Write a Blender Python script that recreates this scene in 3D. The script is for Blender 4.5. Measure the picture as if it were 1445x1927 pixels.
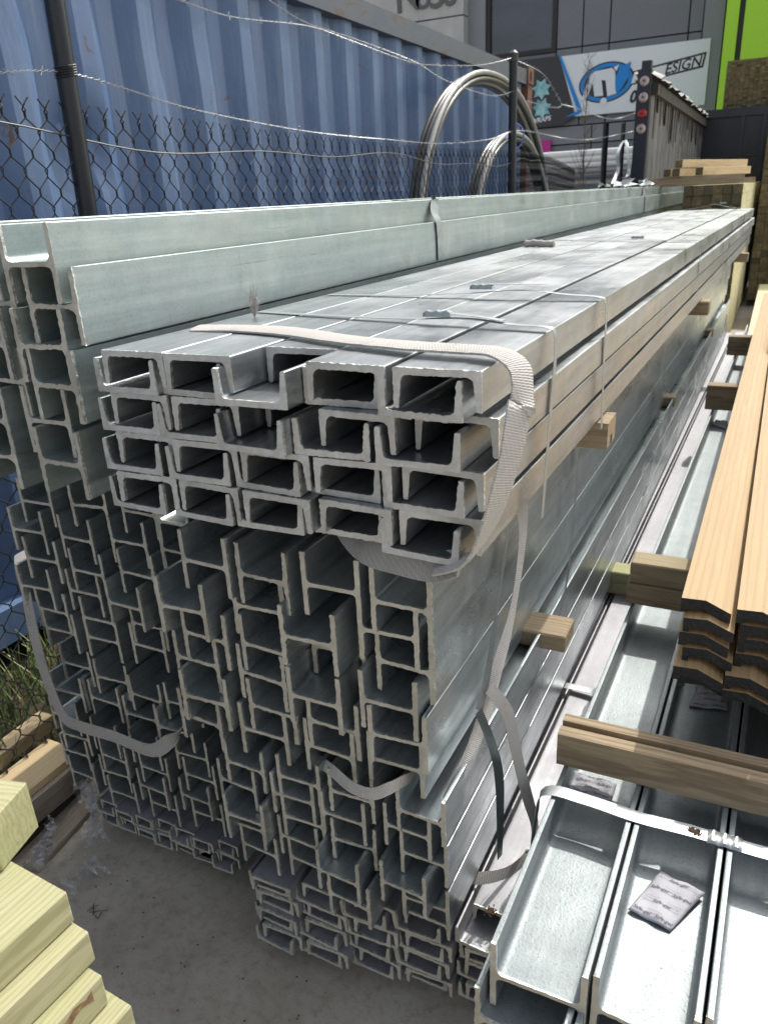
import bpy, bmesh, math, random
from mathutils import Vector, Matrix
random.seed(7)
S = bpy.context.scene
for o in list(bpy.data.objects): bpy.data.objects.remove(o)
COL = S.collection

# ------------------------------------------------------------------ camera
RM = Matrix(((0.90054776, 0.12542155, -0.41627295),
             (0.43229625, -0.3600557, 0.8267284),
             (-0.04619189, -0.92446164, -0.37846662)))   # camera axes (right, down, forward) in columns
FPX = 1439.23; CX = 722.5; CY = 963.5
CAM = Vector((0, 0, 1.65))
cd = bpy.data.cameras.new('camera'); cam = bpy.data.objects.new('camera', cd); COL.objects.link(cam)
cd.sensor_fit = 'VERTICAL'; cd.sensor_height = 36; cd.lens = FPX / 1927 * 36
cd.clip_start = .02; cd.clip_end = 600
M = Matrix(((RM[0][0], -RM[0][1], -RM[0][2]), (RM[1][0], -RM[1][1], -RM[1][2]), (RM[2][0], -RM[2][1], -RM[2][2]))).to_4x4()
M.translation = CAM; cam.matrix_world = M
cd.dof.use_dof = True; cd.dof.focus_distance = 1.35; cd.dof.aperture_fstop = 9.0
S.camera = cam

# ------------------------------------------------------------------ light
SUN_EL, SUN_AZ = math.radians(49), math.radians(12)      # azimuth measured from +Y towards +X
w = bpy.data.worlds.new('World'); S.world = w; w.use_nodes = True
nt = w.node_tree; bg = nt.nodes['Background']
sky = nt.nodes.new('ShaderNodeTexSky'); sky.sky_type = 'NISHITA'; sky.sun_disc = False
sky.sun_elevation = SUN_EL; sky.sun_rotation = SUN_AZ; sky.dust_density = 4.5; sky.air_density = 1.0; sky.ozone_density = 1.0
hs = nt.nodes.new('ShaderNodeHueSaturation'); hs.inputs['Saturation'].default_value = .38      # thin bright cloud over the blue
nt.links.new(sky.outputs[0], hs.inputs['Color']); nt.links.new(hs.outputs[0], bg.inputs[0]); bg.inputs[1].default_value = .15
sd = bpy.data.lights.new('sun', 'SUN'); sun = bpy.data.objects.new('sun', sd); COL.objects.link(sun)
sd.energy = 2.0; sd.angle = math.radians(.6); sd.color = (1, .955, .88)
ts = Vector((math.sin(SUN_AZ) * math.cos(SUN_EL), math.cos(SUN_AZ) * math.cos(SUN_EL), math.sin(SUN_EL)))
sun.rotation_euler = ts.to_track_quat('Z', 'Y').to_euler()
S.view_settings.view_transform = 'Standard'; S.view_settings.look = 'None'
S.view_settings.gamma = 1; S.view_settings.exposure = 0.72
S.render.engine = 'CYCLES'
S.render.resolution_x = 767; S.render.resolution_y = 1024

# ------------------------------------------------------------------ helpers
def at(px, py, ax, v):
    """point of the place seen at a photo position, on the plane axis = v"""
    r = RM @ Vector((px - CX, py - CY, FPX)); t = (v - CAM[ax]) / r[ax]; return CAM + r * t

def tag(o, label=None, cat=None, group=None, kind=None):
    if label: o['label'] = label
    if cat: o['category'] = cat
    if group: o['group'] = group
    if kind: o['kind'] = kind
    return o
def link(name, me, mats=(), parent=None, loc=None, rot=None):
    o = bpy.data.objects.new(name, me); COL.objects.link(o)
    if me is not None:
        for m in (mats if isinstance(mats, (list, tuple)) else [mats]):
            if m is not None and len(me.materials) < 8 and m.name not in [x.name for x in me.materials if x]: me.materials.append(m)
    if loc is not None: o.location = loc
    if rot is not None: o.rotation_euler = rot
    if parent is not None: o.parent = parent
    return o
def empty(name, loc=(0, 0, 0), rz=0):
    o = bpy.data.objects.new(name, None); COL.objects.link(o); o.location = loc; o.rotation_euler = (0, 0, rz); o.empty_display_size = .1
    return o
def smooth(me, ang=35):
    me.shade_smooth(); me.set_sharp_from_angle(angle=math.radians(ang))
class MB:
    def __init__(s): s.v = []; s.f = []; s.m = []
    def add(s, vs, fs, mi=0):
        b = len(s.v); s.v += [tuple(x) for x in vs]; s.f += [tuple(i + b for i in f) for f in fs]; s.m += [mi] * len(fs)
    def box(s, x0, x1, y0, y1, z0, z1, mi=0):
        s.add([(x0,y0,z0),(x1,y0,z0),(x1,y1,z0),(x0,y1,z0),(x0,y0,z1),(x1,y0,z1),(x1,y1,z1),(x0,y1,z1)],
              [(3,2,1,0),(4,5,6,7),(0,1,5,4),(1,2,6,5),(2,3,7,6),(3,0,4,7)], mi)
    def tube(s, pts, r, n=6, mi=0, closed=False, cap=True):
        pts = [Vector(p) for p in pts]; N = len(pts); vs = []; prev = None
        for i, p in enumerate(pts):
            a = pts[(i - 1) % N] if (closed or i > 0) else p
            b = pts[(i + 1) % N] if (closed or i < N - 1) else p
            t = (b - a)
            t = t.normalized() if t.length > 1e-9 else Vector((0, 0, 1))
            if prev is None:
                u = t.cross(Vector((0, 0, 1)))
                if u.length < .05: u = t.cross(Vector((1, 0, 0)))
            else: u = prev - t * prev.dot(t)
            u.normalize(); prev = u; q = t.cross(u)
            rr = r[i] if isinstance(r, (list, tuple)) else r
            for k in range(n):
                an = 2 * math.pi * k / n; vs.append(p + (u * math.cos(an) + q * math.sin(an)) * rr)
        fs = []
        for i in range(N if closed else N - 1):
            j = (i + 1) % N
            for k in range(n):
                l = (k + 1) % n; fs.append((i*n+k, i*n+l, j*n+l, j*n+k))
        if cap and not closed: fs += [tuple(range(n - 1, -1, -1)), tuple((N-1)*n + k for k in range(n))]
        s.add(vs, fs, mi)
    def prism(s, poly, y0, y1, mi=0, axis=1):
        n = len(poly); vs = []
        for y in (y0, y1):
            for (a, b) in poly: vs.append((a, y, b) if axis == 1 else ((y, a, b) if axis == 0 else (a, b, y)))
        fs = [(i, (i+1) % n, n+(i+1) % n, n+i) for i in range(n)] + [tuple(range(n-1, -1, -1)), tuple(range(n, 2*n))]
        s.add(vs, fs, mi)
    def mesh(s, name='mesh', sm=None):
        me = bpy.data.meshes.new(name); me.from_pydata(s.v, [], s.f); me.update()
        if any(s.m): me.polygons.foreach_set('material_index', s.m)
        bm = bmesh.new(); bm.from_mesh(me); bmesh.ops.recalc_face_normals(bm, faces=bm.faces); bm.to_mesh(me); bm.free()
        if sm: smooth(me, sm)
        return me
    def build(s, name, mats, parent=None, sm=None, loc=None, rot=None): return link(name, s.mesh(name, sm), mats, parent, loc, rot)

def spline(pts, n=8):
    pts = [Vector(p) for p in pts]; out = []
    for i in range(len(pts) - 1):
        p0 = pts[max(i-1, 0)]; p1 = pts[i]; p2 = pts[i+1]; p3 = pts[min(i+2, len(pts)-1)]
        for k in range(n):
            t = k / n
            out.append(.5 * ((2*p1) + (p2-p0)*t + (2*p0-5*p1+4*p2-p3)*t*t + (3*p1-p0-3*p2+p3)*t**3))
    out.append(pts[-1]); return out
def ribbon(name, pts, sides, width, thick, mat, parent=None, n=8, edge_noise=0.0):
    """a flat band along pts; sides = direction of its width at each point; carries a UV in metres"""
    c = spline(pts, n); sd_ = spline(sides, n); N = len(c); vs = []; L = [0]
    for i in range(1, N): L.append(L[-1] + (c[i] - c[i-1]).length)
    K = 5
    for i in range(N):
        t = (c[min(i+1, N-1)] - c[max(i-1, 0)]).normalized(); u = sd_[i] - t * sd_[i].dot(t); u.normalize(); nn = t.cross(u)
        for k in range(K):
            v = (k / (K-1) - .5); h = thick * (.5 if 0 < k < K-1 else .28)
            off = random.uniform(-edge_noise, edge_noise) if k in (0, K-1) else 0
            vs.append(c[i] + u * (v * width + off) + nn * h)
        for k in range(K):
            v = (k / (K-1) - .5); h = thick * (.5 if 0 < k < K-1 else .28)
            vs.append(c[i] + u * (v * width) - nn * h)
    fs = []; uv = []
    R2 = 2 * K
    for i in range(N - 1):
        a = i * R2; b = a + R2
        for k in range(K - 1):
            fs.append((a+k, a+k+1, b+k+1, b+k)); uv.append(((L[i], k/4), (L[i], (k+1)/4), (L[i+1], (k+1)/4), (L[i+1], k/4)))
            fs.append((a+K+k+1, a+K+k, b+K+k, b+K+k+1)); uv.append(((L[i], (k+1)/4), (L[i], k/4), (L[i+1], k/4), (L[i+1], (k+1)/4)))
        fs.append((a+K, a, b, b+K)); uv.append(((L[i], 0), (L[i], .03), (L[i+1], .03), (L[i+1], 0)))
        fs.append((a+K-1, a+2*K-1, b+2*K-1, b+K-1)); uv.append(((L[i], 1), (L[i], .97), (L[i+1], .97), (L[i+1], 1)))
    for e in (0, N-1):
        a = e * R2; fs.append(tuple([a+k for k in range(K)] + [a+K+k for k in range(K-1, -1, -1)])); uv.append([(0, 0)] * R2)
    me = bpy.data.meshes.new(name); me.from_pydata(vs, [], fs); ul = me.uv_layers.new(name='UVMap')
    i = 0
    for f_uv in uv:
        for q in f_uv: ul.data[i].uv = q; i += 1
    me.update(); smooth(me, 50)
    return link(name, me, mat, parent)
_fc = [0]
def text_mesh(name, body, size, mat, parent, mw, shear=0, bold=0, extrude=.0005):
    cu = bpy.data.curves.new('t', 'FONT'); cu.body = body; cu.size = size; cu.shear = shear; cu.offset = bold; cu.extrude = extrude
    cu.align_x = 'CENTER'; cu.align_y = 'CENTER'; cu.resolution_u = 3
    o = bpy.data.objects.new('t', cu); COL.objects.link(o); bpy.context.view_layer.update()
    me = bpy.data.meshes.new_from_object(o.evaluated_get(bpy.context.evaluated_depsgraph_get()))
    bpy.data.objects.remove(o); bpy.data.curves.remove(cu)
    me.transform(mw); return link(name, me, mat, parent)

# ------------------------------------------------------------------ materials
MATS = {}
def mat(name, base=(.5, .5, .5), rough=.5, metal=0, spec=.5):
    m = bpy.data.materials.new(name); m.use_nodes = True; MATS[name] = m
    b = m.node_tree.nodes['Principled BSDF']
    b.inputs['Base Color'].default_value = (*base, 1); b.inputs['Roughness'].default_value = rough
    b.inputs['Metallic'].default_value = metal; b.inputs['Specular IOR Level'].default_value = spec
    return m
class NT:
    def __init__(s, m): s.t = m.node_tree; s.b = s.t.nodes['Principled BSDF']
    def n(s, ty, **k):
        x = s.t.nodes.new(ty)
        for a, v in k.items():
            if a.startswith('i_'): x.inputs[a[2:].replace('_', ' ')].default_value = v
            else: setattr(x, a, v)
        return x
    def l(s, a, b): s.t.links.new(a, b)
    def coord(s, kind='Object', scale=(1, 1, 1), rnd=True):
        tc = s.n('ShaderNodeTexCoord'); mp = s.n('ShaderNodeMapping'); mp.inputs['Scale'].default_value = scale
        if rnd:
            oi = s.n('ShaderNodeObjectInfo'); mu = s.n('ShaderNodeMath', operation='MULTIPLY'); mu.inputs[1].default_value = 37.3
            s.l(oi.outputs['Random'], mu.inputs[0])
            ad = s.n('ShaderNodeVectorMath', operation='ADD'); s.l(tc.outputs[kind], ad.inputs[0]); s.l(mu.outputs[0], ad.inputs[1]); s.l(ad.outputs[0], mp.inputs[0])
        else: s.l(tc.outputs[kind], mp.inputs[0])
        return mp.outputs[0]
    def noise(s, co, scale, detail=4, rough=.6, dist=0):
        x = s.n('ShaderNodeTexNoise'); x.inputs['Scale'].default_value = scale; x.inputs['Detail'].default_value = detail
        x.inputs['Roughness'].default_value = rough; x.inputs['Distortion'].default_value = dist; s.l(co, x.inputs['Vector']); return x.outputs['Fac']
    def ramp(s, fac, stops):
        x = s.n('ShaderNodeValToRGB'); e = x.color_ramp.elements
        while len(e) < len(stops): e.new(.5)
        for q, (p, c) in zip(e, stops): q.position = p; q.color = (*c, 1) if len(c) == 3 else c
        s.l(fac, x.inputs[0]); return x.outputs[0]
    def mix(s, fac, a, b, mode='MIX'):
        x = s.n('ShaderNodeMix', data_type='RGBA', blend_type=mode)
        for v, k in ((fac, 0), (a, 6), (b, 7)):
            if hasattr(v, 'is_output'): s.l(v, x.inputs[k])
            else: x.inputs[k].default_value = v if k == 0 else (*v, 1)
        return x.outputs[2]
    def bump(s, h, dist=.001, strength=1, prev=None):
        x = s.n('ShaderNodeBump'); x.inputs['Distance'].default_value = dist; x.inputs['Strength'].default_value = strength
        s.l(h, x.inputs['Height'])
        if prev is not None: s.l(prev, x.inputs['Normal'])
        return x.outputs[0]
    def to(s, name, v): s.l(v, s.b.inputs[name])
    def mrange(s, v, a, b, c, d):
        x = s.n('ShaderNodeMapRange'); s.l(v, x.inputs[0])
        for i, q in enumerate((a, b, c, d)): x.inputs[i + 1].default_value = q
        return x.outputs[0]
G3 = lambda v: (v, v, v)

def galv(name, ca, cb, rough=(.3, .5), metal=.85, white=0.0, stain=.3, fleck=.0, grit=.35, drip=0):
    m = mat(name, ca, .4, metal); t = NT(m)
    co = t.coord('Object', (1, 1, 1)); st = t.coord('Object', (14, .55, 14))
    n1 = t.noise(st, 3.0, 5, .65); n2 = t.noise(co, 22, 6, .6); n3 = t.noise(co, 3.2, 5, .65, .4)
    c = t.mix(t.mrange(n1, .3, .7, 0, 1), ca, cb)
    c = t.mix(t.mrange(n2, .35, .65, 0, .35), c, tuple(x * .72 for x in ca))
    vo = t.n('ShaderNodeTexVoronoi'); vo.inputs['Scale'].default_value = 120; t.l(co, vo.inputs['Vector'])
    c = t.mix(t.mrange(vo.outputs['Distance'], 0, .6, 0, .16), c, tuple(min(1, x * 1.25) for x in cb))
    oi = t.n('ShaderNodeObjectInfo'); c = t.mix(t.mrange(oi.outputs['Random'], 0, 1, 0, .22), c, tuple(x * .6 for x in ca))
    if stain:
        n5 = t.noise(t.coord('Object', (5, 1.2, 5)), 1.4, 6, .7, .6)
        c = t.mix(t.mrange(n5, .62, .74, 0, stain), c, (.21, .19, .15))
    if drip:
        nd_ = t.noise(t.coord('Object', (9, 9, .8)), 2.3, 6, .7, .3); c = t.mix(t.mrange(nd_, .64, .72, 0, drip), c, (.20, .165, .12))
        sc = t.noise(t.coord('Object', (60, 1.6, 60)), 1.5, 3, .6, .8); c = t.mix(t.mrange(sc, .70, .74, 0, .6), c, (.10, .11, .11))
        pt = t.noise(co, 1.7, 5, .7, .6); c = t.mix(t.mrange(pt, .5, .66, 0, .35), c, (.62, .66, .60))
    fk = t.noise(co, 190, 3, .6)
    if fleck:
        c = t.mix(t.mrange(fk, .62, .72, 0, fleck), c, (.07, .075, .08))
    if white:
        nw = t.noise(t.coord('Object', (5.5, .8, 5.5)), 2.2, 7, .72, 1.2)
        wf = t.mrange(nw, .50, .66, 0, white); c = t.mix(wf, c, (.42, .435, .445))
        mm = t.n('ShaderNodeMath', operation='MULTIPLY_ADD'); t.l(wf, mm.inputs[0]); mm.inputs[1].default_value = -.75; mm.inputs[2].default_value = metal
        t.to('Metallic', mm.outputs[0])
    t.to('Base Color', c)
    t.to('Roughness', t.mrange(n3, .3, .7, *rough))
    nb = t.bump(n2, .0006, .35); nb = t.bump(fk, .0009 * max(grit, .5), grit, nb); nb = t.bump(n1, .0012, .25, nb); t.to('Normal', nb)
    return m
GALV = galv('galvanised_grey', (.35, .40, .42), (.66, .715, .72), (.22, .46), .82, stain=.3, fleck=.45)
GALV_D = galv('galvanised_pale_green', (.29, .355, .35), (.45, .52, .51), (.32, .56), .70, white=.2, stain=.6, fleck=.3, drip=.5)
GALV_A = galv('galvanised_weathered', (.27, .295, .31), (.48, .505, .51), (.24, .46), .84, white=.5, stain=.65, fleck=.45)
GALV_G = galv('galvanised_bright', (.24, .275, .285), (.32, .355, .365), (.42, .64), .5, stain=.2, fleck=.75, grit=.9)
GALV_K = galv('galvanised_dull', (.30, .30, .325), (.40, .40, .425), (.45, .68), .62, white=.35, stain=.3, fleck=.3)

def cutend(name, ca, cb):
    m = mat(name, ca, .55, .22); t = NT(m); co = t.coord('Object')
    n = t.noise(co, 60, 6, .7); n2 = t.noise(co, 330, 3, .6); n3 = t.noise(co, 9, 4, .6)
    c = t.mix(t.mrange(n, .3, .7, 0, 1), ca, cb); c = t.mix(t.mrange(n3, .45, .7, 0, .5), c, (.25, .225, .165))
    c = t.mix(t.mrange(n2, .64, .72, 0, .7), c, (.62, .64, .64)); t.to('Base Color', c)
    t.to('Roughness', t.mrange(n, .3, .7, .38, .62)); t.to('Normal', t.bump(n2, .0012, .6, t.bump(n, .003, .4))); return m
END = cutend('cut_steel_end', (.47, .445, .37), (.62, .60, .53))
END_A = cutend('rough_steel_end', (.46, .465, .45), (.64, .645, .635))
BURR_GLINT = mat('zinc_burr_glint', (.6, .6, .58), .35, .8); t_ = NT(BURR_GLINT); n_ = t_.noise(t_.coord('Object'), 120, 4, .7)
t_.to('Base Color', t_.mix(t_.mrange(n_, .42, .62, 0, 1), (.50, .49, .44), (.92, .93, .92))); t_.to('Roughness', t_.mrange(n_, .3, .7, .25, .5)); t_.to('Normal', t_.bump(n_, .003, .8))  # edge highlights of the burred rim are put into its colour

def wood(name, ca, cb, dark, rough=.65, ring=26, knots=True, green=0.0, wave=.4):
    """grain runs along local X"""
    m = mat(name, ca, rough); t = NT(m); co = t.coord('Object', (.9, 14, 14)); c0 = t.coord('Object', (.35, 3.2, 3.2))
    n = t.noise(co, 5.0, 6, .65, .4)
    wv = t.n('ShaderNodeTexWave', wave_type='BANDS', bands_direction='Y'); wv.inputs['Scale'].default_value = ring * .28
    wv.inputs['Distortion'].default_value = 9.0; wv.inputs['Detail'].default_value = 3; wv.inputs['Detail Scale'].default_value = 1.2
    t.l(c0, wv.inputs['Vector'])
    c = t.mix(t.mrange(n, .3, .7, 0, 1), ca, cb); c = t.mix(t.mrange(wv.outputs['Fac'], .55, 1, 0, wave), c, dark)
    c = t.mix(t.mrange(t.noise(t.coord('Object', (2, 5, 5)), 1.6, 5, .7, .5), .62, .8, 0, .55), c, tuple(x * .55 for x in dark))
    if green: c = t.mix(t.mrange(t.noise(t.coord('Object', (.8, 3, 3)), 2.1, 3), .4, .65, 0, green), c, (.30, .33, .12))
    if knots:
        vo = t.n('ShaderNodeTexVoronoi'); vo.inputs['Scale'].default_value = 2.2; t.l(t.coord('Object', (1.2, 2.6, 2.6)), vo.inputs['Vector'])
        c = t.mix(t.mrange(vo.outputs['Distance'], .05, .1, .85, 0), c, (.13, .065, .03))
    t.to('Base Color', c); t.to('Roughness', t.mrange(n, .3, .7, rough - .08, rough + .12))
    t.to('Normal', t.bump(n, .0018, .5)); return m
PINE = wood('treated_pine', (.39, .37, .205), (.50, .475, .29), (.26, .24, .115), .74, ring=46, green=.4, wave=.5)
PINE_D = wood('weathered_pine', (.30, .24, .15), (.42, .34, .22), (.19, .14, .08), .75, green=.15)
DUN = wood('dunnage_timber', (.25, .19, .12), (.42, .33, .21), (.16, .11, .065), .8, wave=.55)
CLAD = wood('cedar_cladding', (.36, .24, .112), (.47, .335, .175), (.26, .155, .068), .62, ring=20, knots=False, wave=.3)
BARK = mat('bark', (.12, .05, .025), .9); t_ = NT(BARK); n_ = t_.noise(t_.coord('Object', (1, 1, 3)), 90, 4); t_.to('Base Color', t_.mix(t_.mrange(n_, .35, .65, 0, 1), (.16, .07, .035), (.34, .24, .12))); t_.to('Normal', t_.bump(n_, .004, .8))
PLANK = wood('pale_plank', (.60, .45, .25), (.70, .56, .33), (.48, .33, .17), .6)
GREYW = wood('grey_plank', (.27, .23, .18), (.36, .31, .25), (.17, .14, .10), .8)
PACK = wood('pack_pine', (.50, .45, .24), (.58, .52, .31), (.37, .32, .15), .65, green=.45)
PACKEND = mat('dark_timber_ends', (.13, .105, .055), .8); t_ = NT(PACKEND)
n_ = t_.noise(t_.coord('Object'), 18, 5, .7); oi_ = t_.n('ShaderNodeObjectInfo')
c_ = t_.mix(t_.mrange(oi_.outputs['Random'], 0, 1, 0, 1), (.10, .085, .045), (.25, .18, .09))
t_.to('Base Color', t_.mix(t_.mrange(n_, .35, .65, 0, .8), c_, (.06, .06, .035)))
BLACKEND = mat('black_sealed_ends', (.012, .013, .015), .55); t_ = NT(BLACKEND); n_ = t_.noise(t_.coord('Object'), 140, 4)
t_.to('Normal', t_.bump(n_, .004, .8)); t_.to('Base Color', t_.mix(t_.mrange(n_, .45, .7, 0, .6), (.008, .009, .011), (.03, .032, .036)))

def webbing(name, ca, cb, dirt):
    m = mat(name, ca, .85); t = NT(m); tc = t.n('ShaderNodeTexCoord')
    mp = t.n('ShaderNodeMapping'); t.l(tc.outputs['UV'], mp.inputs[0]); mp.inputs['Scale'].default_value = (1, .022, 1)
    wv = t.n('ShaderNodeTexWave', wave_type='BANDS', bands_direction='X'); wv.inputs['Scale'].default_value = 84; wv.inputs['Distortion'].default_value = .5; wv.inputs['Detail'].default_value = 1
    t.l(mp.outputs[0], wv.inputs['Vector'])
    w2 = t.n('ShaderNodeTexWave', wave_type='BANDS', bands_direction='DIAGONAL'); w2.inputs['Scale'].default_value = 130; t.l(mp.outputs[0], w2.inputs['Vector'])
    n = t.noise(t.coord('Object'), 12, 5, .7, .4)
    c = t.mix(t.mrange(wv.outputs['Fac'], 0, 1, 0, .8), tuple(x * .8 for x in ca), cb)
    c = t.mix(t.mrange(n, .52, .74, 0, .7), c, dirt); t.to('Base Color', c)
    b = t.bump(wv.outputs['Fac'], .0016, .6); b = t.bump(w2.outputs['Fac'], .0008, .6, b); t.to('Normal', b); return m
WEB = webbing('woven_sling', (.56, .53, .485), (.68, .655, .615), (.36, .33, .285))
WEB_D = webbing('grimy_sling', (.44, .42, .39), (.54, .52, .49), (.22, .20, .18))

STRAP = mat('steel_strap', (.4, .43, .44), .4, .7); t_ = NT(STRAP)
n_ = t_.noise(t_.coord('Object', (8, 8, 8)), 6, 4); t_.to('Roughness', t_.mrange(n_, .3, .7, .34, .5))
t_.to('Base Color', t_.mix(t_.mrange(n_, .4, .7, 0, .6), (.36, .39, .40), (.27, .29, .29)))
CLIP = mat('strap_clip', (.30, .34, .34), .32, .9)
SHINE = mat('bright_foil', (.55, .57, .58), .3, .9)

CONC = mat('concrete', (.2, .19, .17), .85); t_ = NT(CONC); co_ = t_.coord('Object', rnd=False)
n1 = t_.noise(co_, 3.2, 7, .68, .5); n2 = t_.noise(co_, 34, 6, .7); n3 = t_.noise(co_, 210, 3, .6); n4 = t_.noise(co_, 1.1, 4, .6)
c_ = t_.mix(t_.mrange(n1, .32, .68, 0, 1), (.36, .315, .25), (.52, .475, .395)); c_ = t_.mix(t_.mrange(n2, .48, .66, 0, .5), c_, (.24, .205, .155)); n6 = t_.noise(co_, 8.5, 6, .7, 1.0); c_ = t_.mix(t_.mrange(n6, .55, .7, 0, .45), c_, (.48, .45, .40)); n7 = t_.noise(t_.coord('Object', (40, 2, 1), rnd=False), 1.2, 4, .7, 1.5); c_ = t_.mix(t_.mrange(n7, .66, .72, 0, .5), c_, (.40, .38, .34))
c_ = t_.mix(t_.mrange(n3, .66, .72, 0, .8), c_, (.08, .07, .06)); c_ = t_.mix(t_.mrange(n4, .56, .7, 0, .5), c_, (.40, .385, .35)); c_ = t_.mix(t_.mrange(n3, .34, .28, 0, .5), c_, (.48, .46, .42)); t_.to('Base Color', c_)
t_.to('Normal', t_.bump(n3, .002, .4, t_.bump(n2, .004, .4))); t_.to('Roughness', t_.mrange(n1, .3, .7, .72, .95))

BLUE = mat('container_blue', (.06, .12, .24), .45); t_ = NT(BLUE); co_ = t_.coord('Object', rnd=False)
n1 = t_.noise(co_, 2.2, 6, .65, .6); n2 = t_.noise(t_.coord('Object', (3, 9, .7), rnd=False), 2.6, 5, .7, .3); n3 = t_.noise(co_, 5.5, 8, .75, .9)
c_ = t_.mix(t_.mrange(n1, .3, .7, 0, 1), (.075, .135, .265), (.12, .19, .325)); c_ = t_.mix(t_.mrange(n2, .5, .75, 0, .45), c_, (.25, .31, .38))
rs = t_.ramp(n3, [(.0, (0, 0, 0)), (.625, (0, 0, 0)), (.665, (1, 1, 1)), (1, (1, 1, 1))])
c_ = t_.mix(rs, c_, t_.mix(t_.mrange(n2, .4, .6, 0, 1), (.09, .065, .05), (.21, .105, .06))); t_.to('Base Color', c_)
t_.to('Roughness', t_.mrange(n1, .3, .7, .32, .55)); t_.to('Normal', t_.bump(n1, .02, .25))
RAIL = mat('container_rail', (.12, .13, .15), .6); t_ = NT(RAIL); n1 = t_.noise(t_.coord('Object', (3, 1, 3), rnd=False), 2.6, 7, .75, .6)
t_.to('Base Color', t_.ramp(n1, [(.3, (.075, .10, .14)), (.54, (.11, .125, .145)), (.61, (.12, .085, .065)), (.75, (.09, .05, .035))]))
RUST = mat('rusty_post', (.20, .085, .05), .8); t_ = NT(RUST); n1 = t_.noise(t_.coord('Object', rnd=False), 5, 6, .7)
t_.to('Base Color', t_.mix(t_.mrange(n1, .35, .65, 0, 1), (.23, .10, .06), (.12, .06, .045)))
NAVY = mat('navy_paint', (.014, .018, .03), .32); t_ = NT(NAVY); n1 = t_.noise(t_.coord('Object'), 9, 7, .75); t_.to('Base Color', t_.mix(t_.mrange(n1, .66, .72, 0, .8), (.013, .017, .028), (.22, .23, .25))); t_.to('Roughness', t_.mrange(n1, .3, .7, .25, .5))
FPOST = mat('fence_post_paint', (.012, .014, .017), .38); t_ = NT(FPOST); n1 = t_.noise(t_.coord('Object', (1, 1, .6)), 11, 5, .7)
t_.to('Base Color', t_.mix(t_.mrange(n1, .68, .71, 0, .9), (.012, .014, .018), (.42, .44, .46)))
FWIRE = mat('fence_wire', (.02, .021, .022), .4, .2); TIEW = mat('line_wire', (.06, .06, .058), .5, .5); BARB = mat('barbed_wire', (.34, .35, .36), .45, .75)
GREY = mat('grey_panel', (.165, .178, .205), .5); GREY2 = mat('grey_panel_light', (.225, .24, .265), .5); JOINT = mat('dark_joint', (.02, .022, .027), .7)
GLASS = mat('tinted_glass', (.018, .03, .05), .12, 0, .8); t_ = NT(GLASS); n1 = t_.noise(t_.coord('Object', (.25, 1, 1), rnd=False), .9, 4, .55, .4); t_.to('Base Color', t_.mix(t_.mrange(n1, .35, .65, 0, 1), (.018, .027, .045), (.05, .065, .09)))
CWALL = mat('painted_concrete', (.46, .47, .47), .8); t_ = NT(CWALL); n1 = t_.noise(t_.coord('Object', (1, 1, .35), rnd=False), 2.2, 6, .7); t_.to('Base Color', t_.mix(t_.mrange(n1, .35, .7, 0, 1), (.50, .51, .51), (.36, .38, .38)))
LIME = mat('lime_panel', (.34, .66, .02), .4); SIGNW = mat('sign_white', (.74, .79, .84), .4); SIGND = mat('sign_charcoal', (.035, .036, .045), .5)
SBLUE = mat('sign_blue', (.0, .235, .68), .4); SBLACK = mat('sign_black', (.012, .012, .014), .45); TEAL = mat('sign_teal', (.16, .46, .52), .45); t_ = NT(TEAL); n1 = t_.noise(t_.coord('Object', rnd=False), 4, 4); t_.to('Base Color', t_.mix(t_.mrange(n1, .35, .65, 0, 1), (.08, .33, .40), (.45, .72, .76)))
LETTER = mat('dark_letters', (.10, .105, .11), .5); PINK = mat('magenta_panel', (.50, .02, .28), .5)
PVC = mat('white_pvc', (.78, .79, .79), .35); POLY = mat('black_poly_pipe', (.085, .08, .07), .28); POLY2 = mat('grey_poly_pipe', (.36, .355, .33), .35)
TIE = mat('blue_rope', (.16, .19, .55), .7)
LENS_R = mat('red_lens', (.32, .015, .025), .2); LENS_W = mat('faded_lens', (.45, .36, .33), .3)
CORR = mat('zinc_sheet', (.40, .40, .39), .45, .45); t_ = NT(CORR); n1 = t_.noise(t_.coord('Object', (3, 3, .5), rnd=False), 3, 6, .7, .3); t_.to('Base Color', t_.mix(t_.mrange(n1, .35, .7, 0, 1), (.27, .27, .275), (.12, .12, .125)))
SOOT = mat('sooty_edge', (.05, .043, .036), .85); SHEET = mat('dirty_roof_sheet', (.06, .06, .055), .6, .3)
PAPER = mat('gel_sachet', (.46, .46, .50), .7); t_ = NT(PAPER); n1 = t_.noise(t_.coord('Object'), 60, 4); t_.to('Normal', t_.bump(n1, .003, .5)); INK = mat('dark_print', (.10, .10, .12), .7); INK2 = mat('grey_print', (.26, .26, .29), .7)
FILM = mat('clear_film', (.9, .91, .93), .07, .75, 1.0); t_ = NT(FILM); n_ = t_.noise(t_.coord('Object'), 26, 3, .55, 2.5); t_.to('Alpha', t_.mrange(n_, .42, .66, .08, .65)); t_.to('Normal', t_.bump(n_, .03, 1.0))
GRASS = mat('grass_blades', (.09, .15, .03), .5); t_ = NT(GRASS); g_ = t_.n('ShaderNodeNewGeometry'); t_.to('Base Color', t_.ramp(g_.outputs['Random Per Island'], [(0, (.05, .10, .02)), (.5, (.11, .18, .04)), (.8, (.19, .22, .06)), (1, (.34, .27, .12))]))
SOIL = mat('soil', (.06, .045, .03), .95); TWIG = mat('dry_twig', (.13, .10, .075), .85); DIRT = mat('brown_dirt', (.06, .035, .015), .95)

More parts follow.
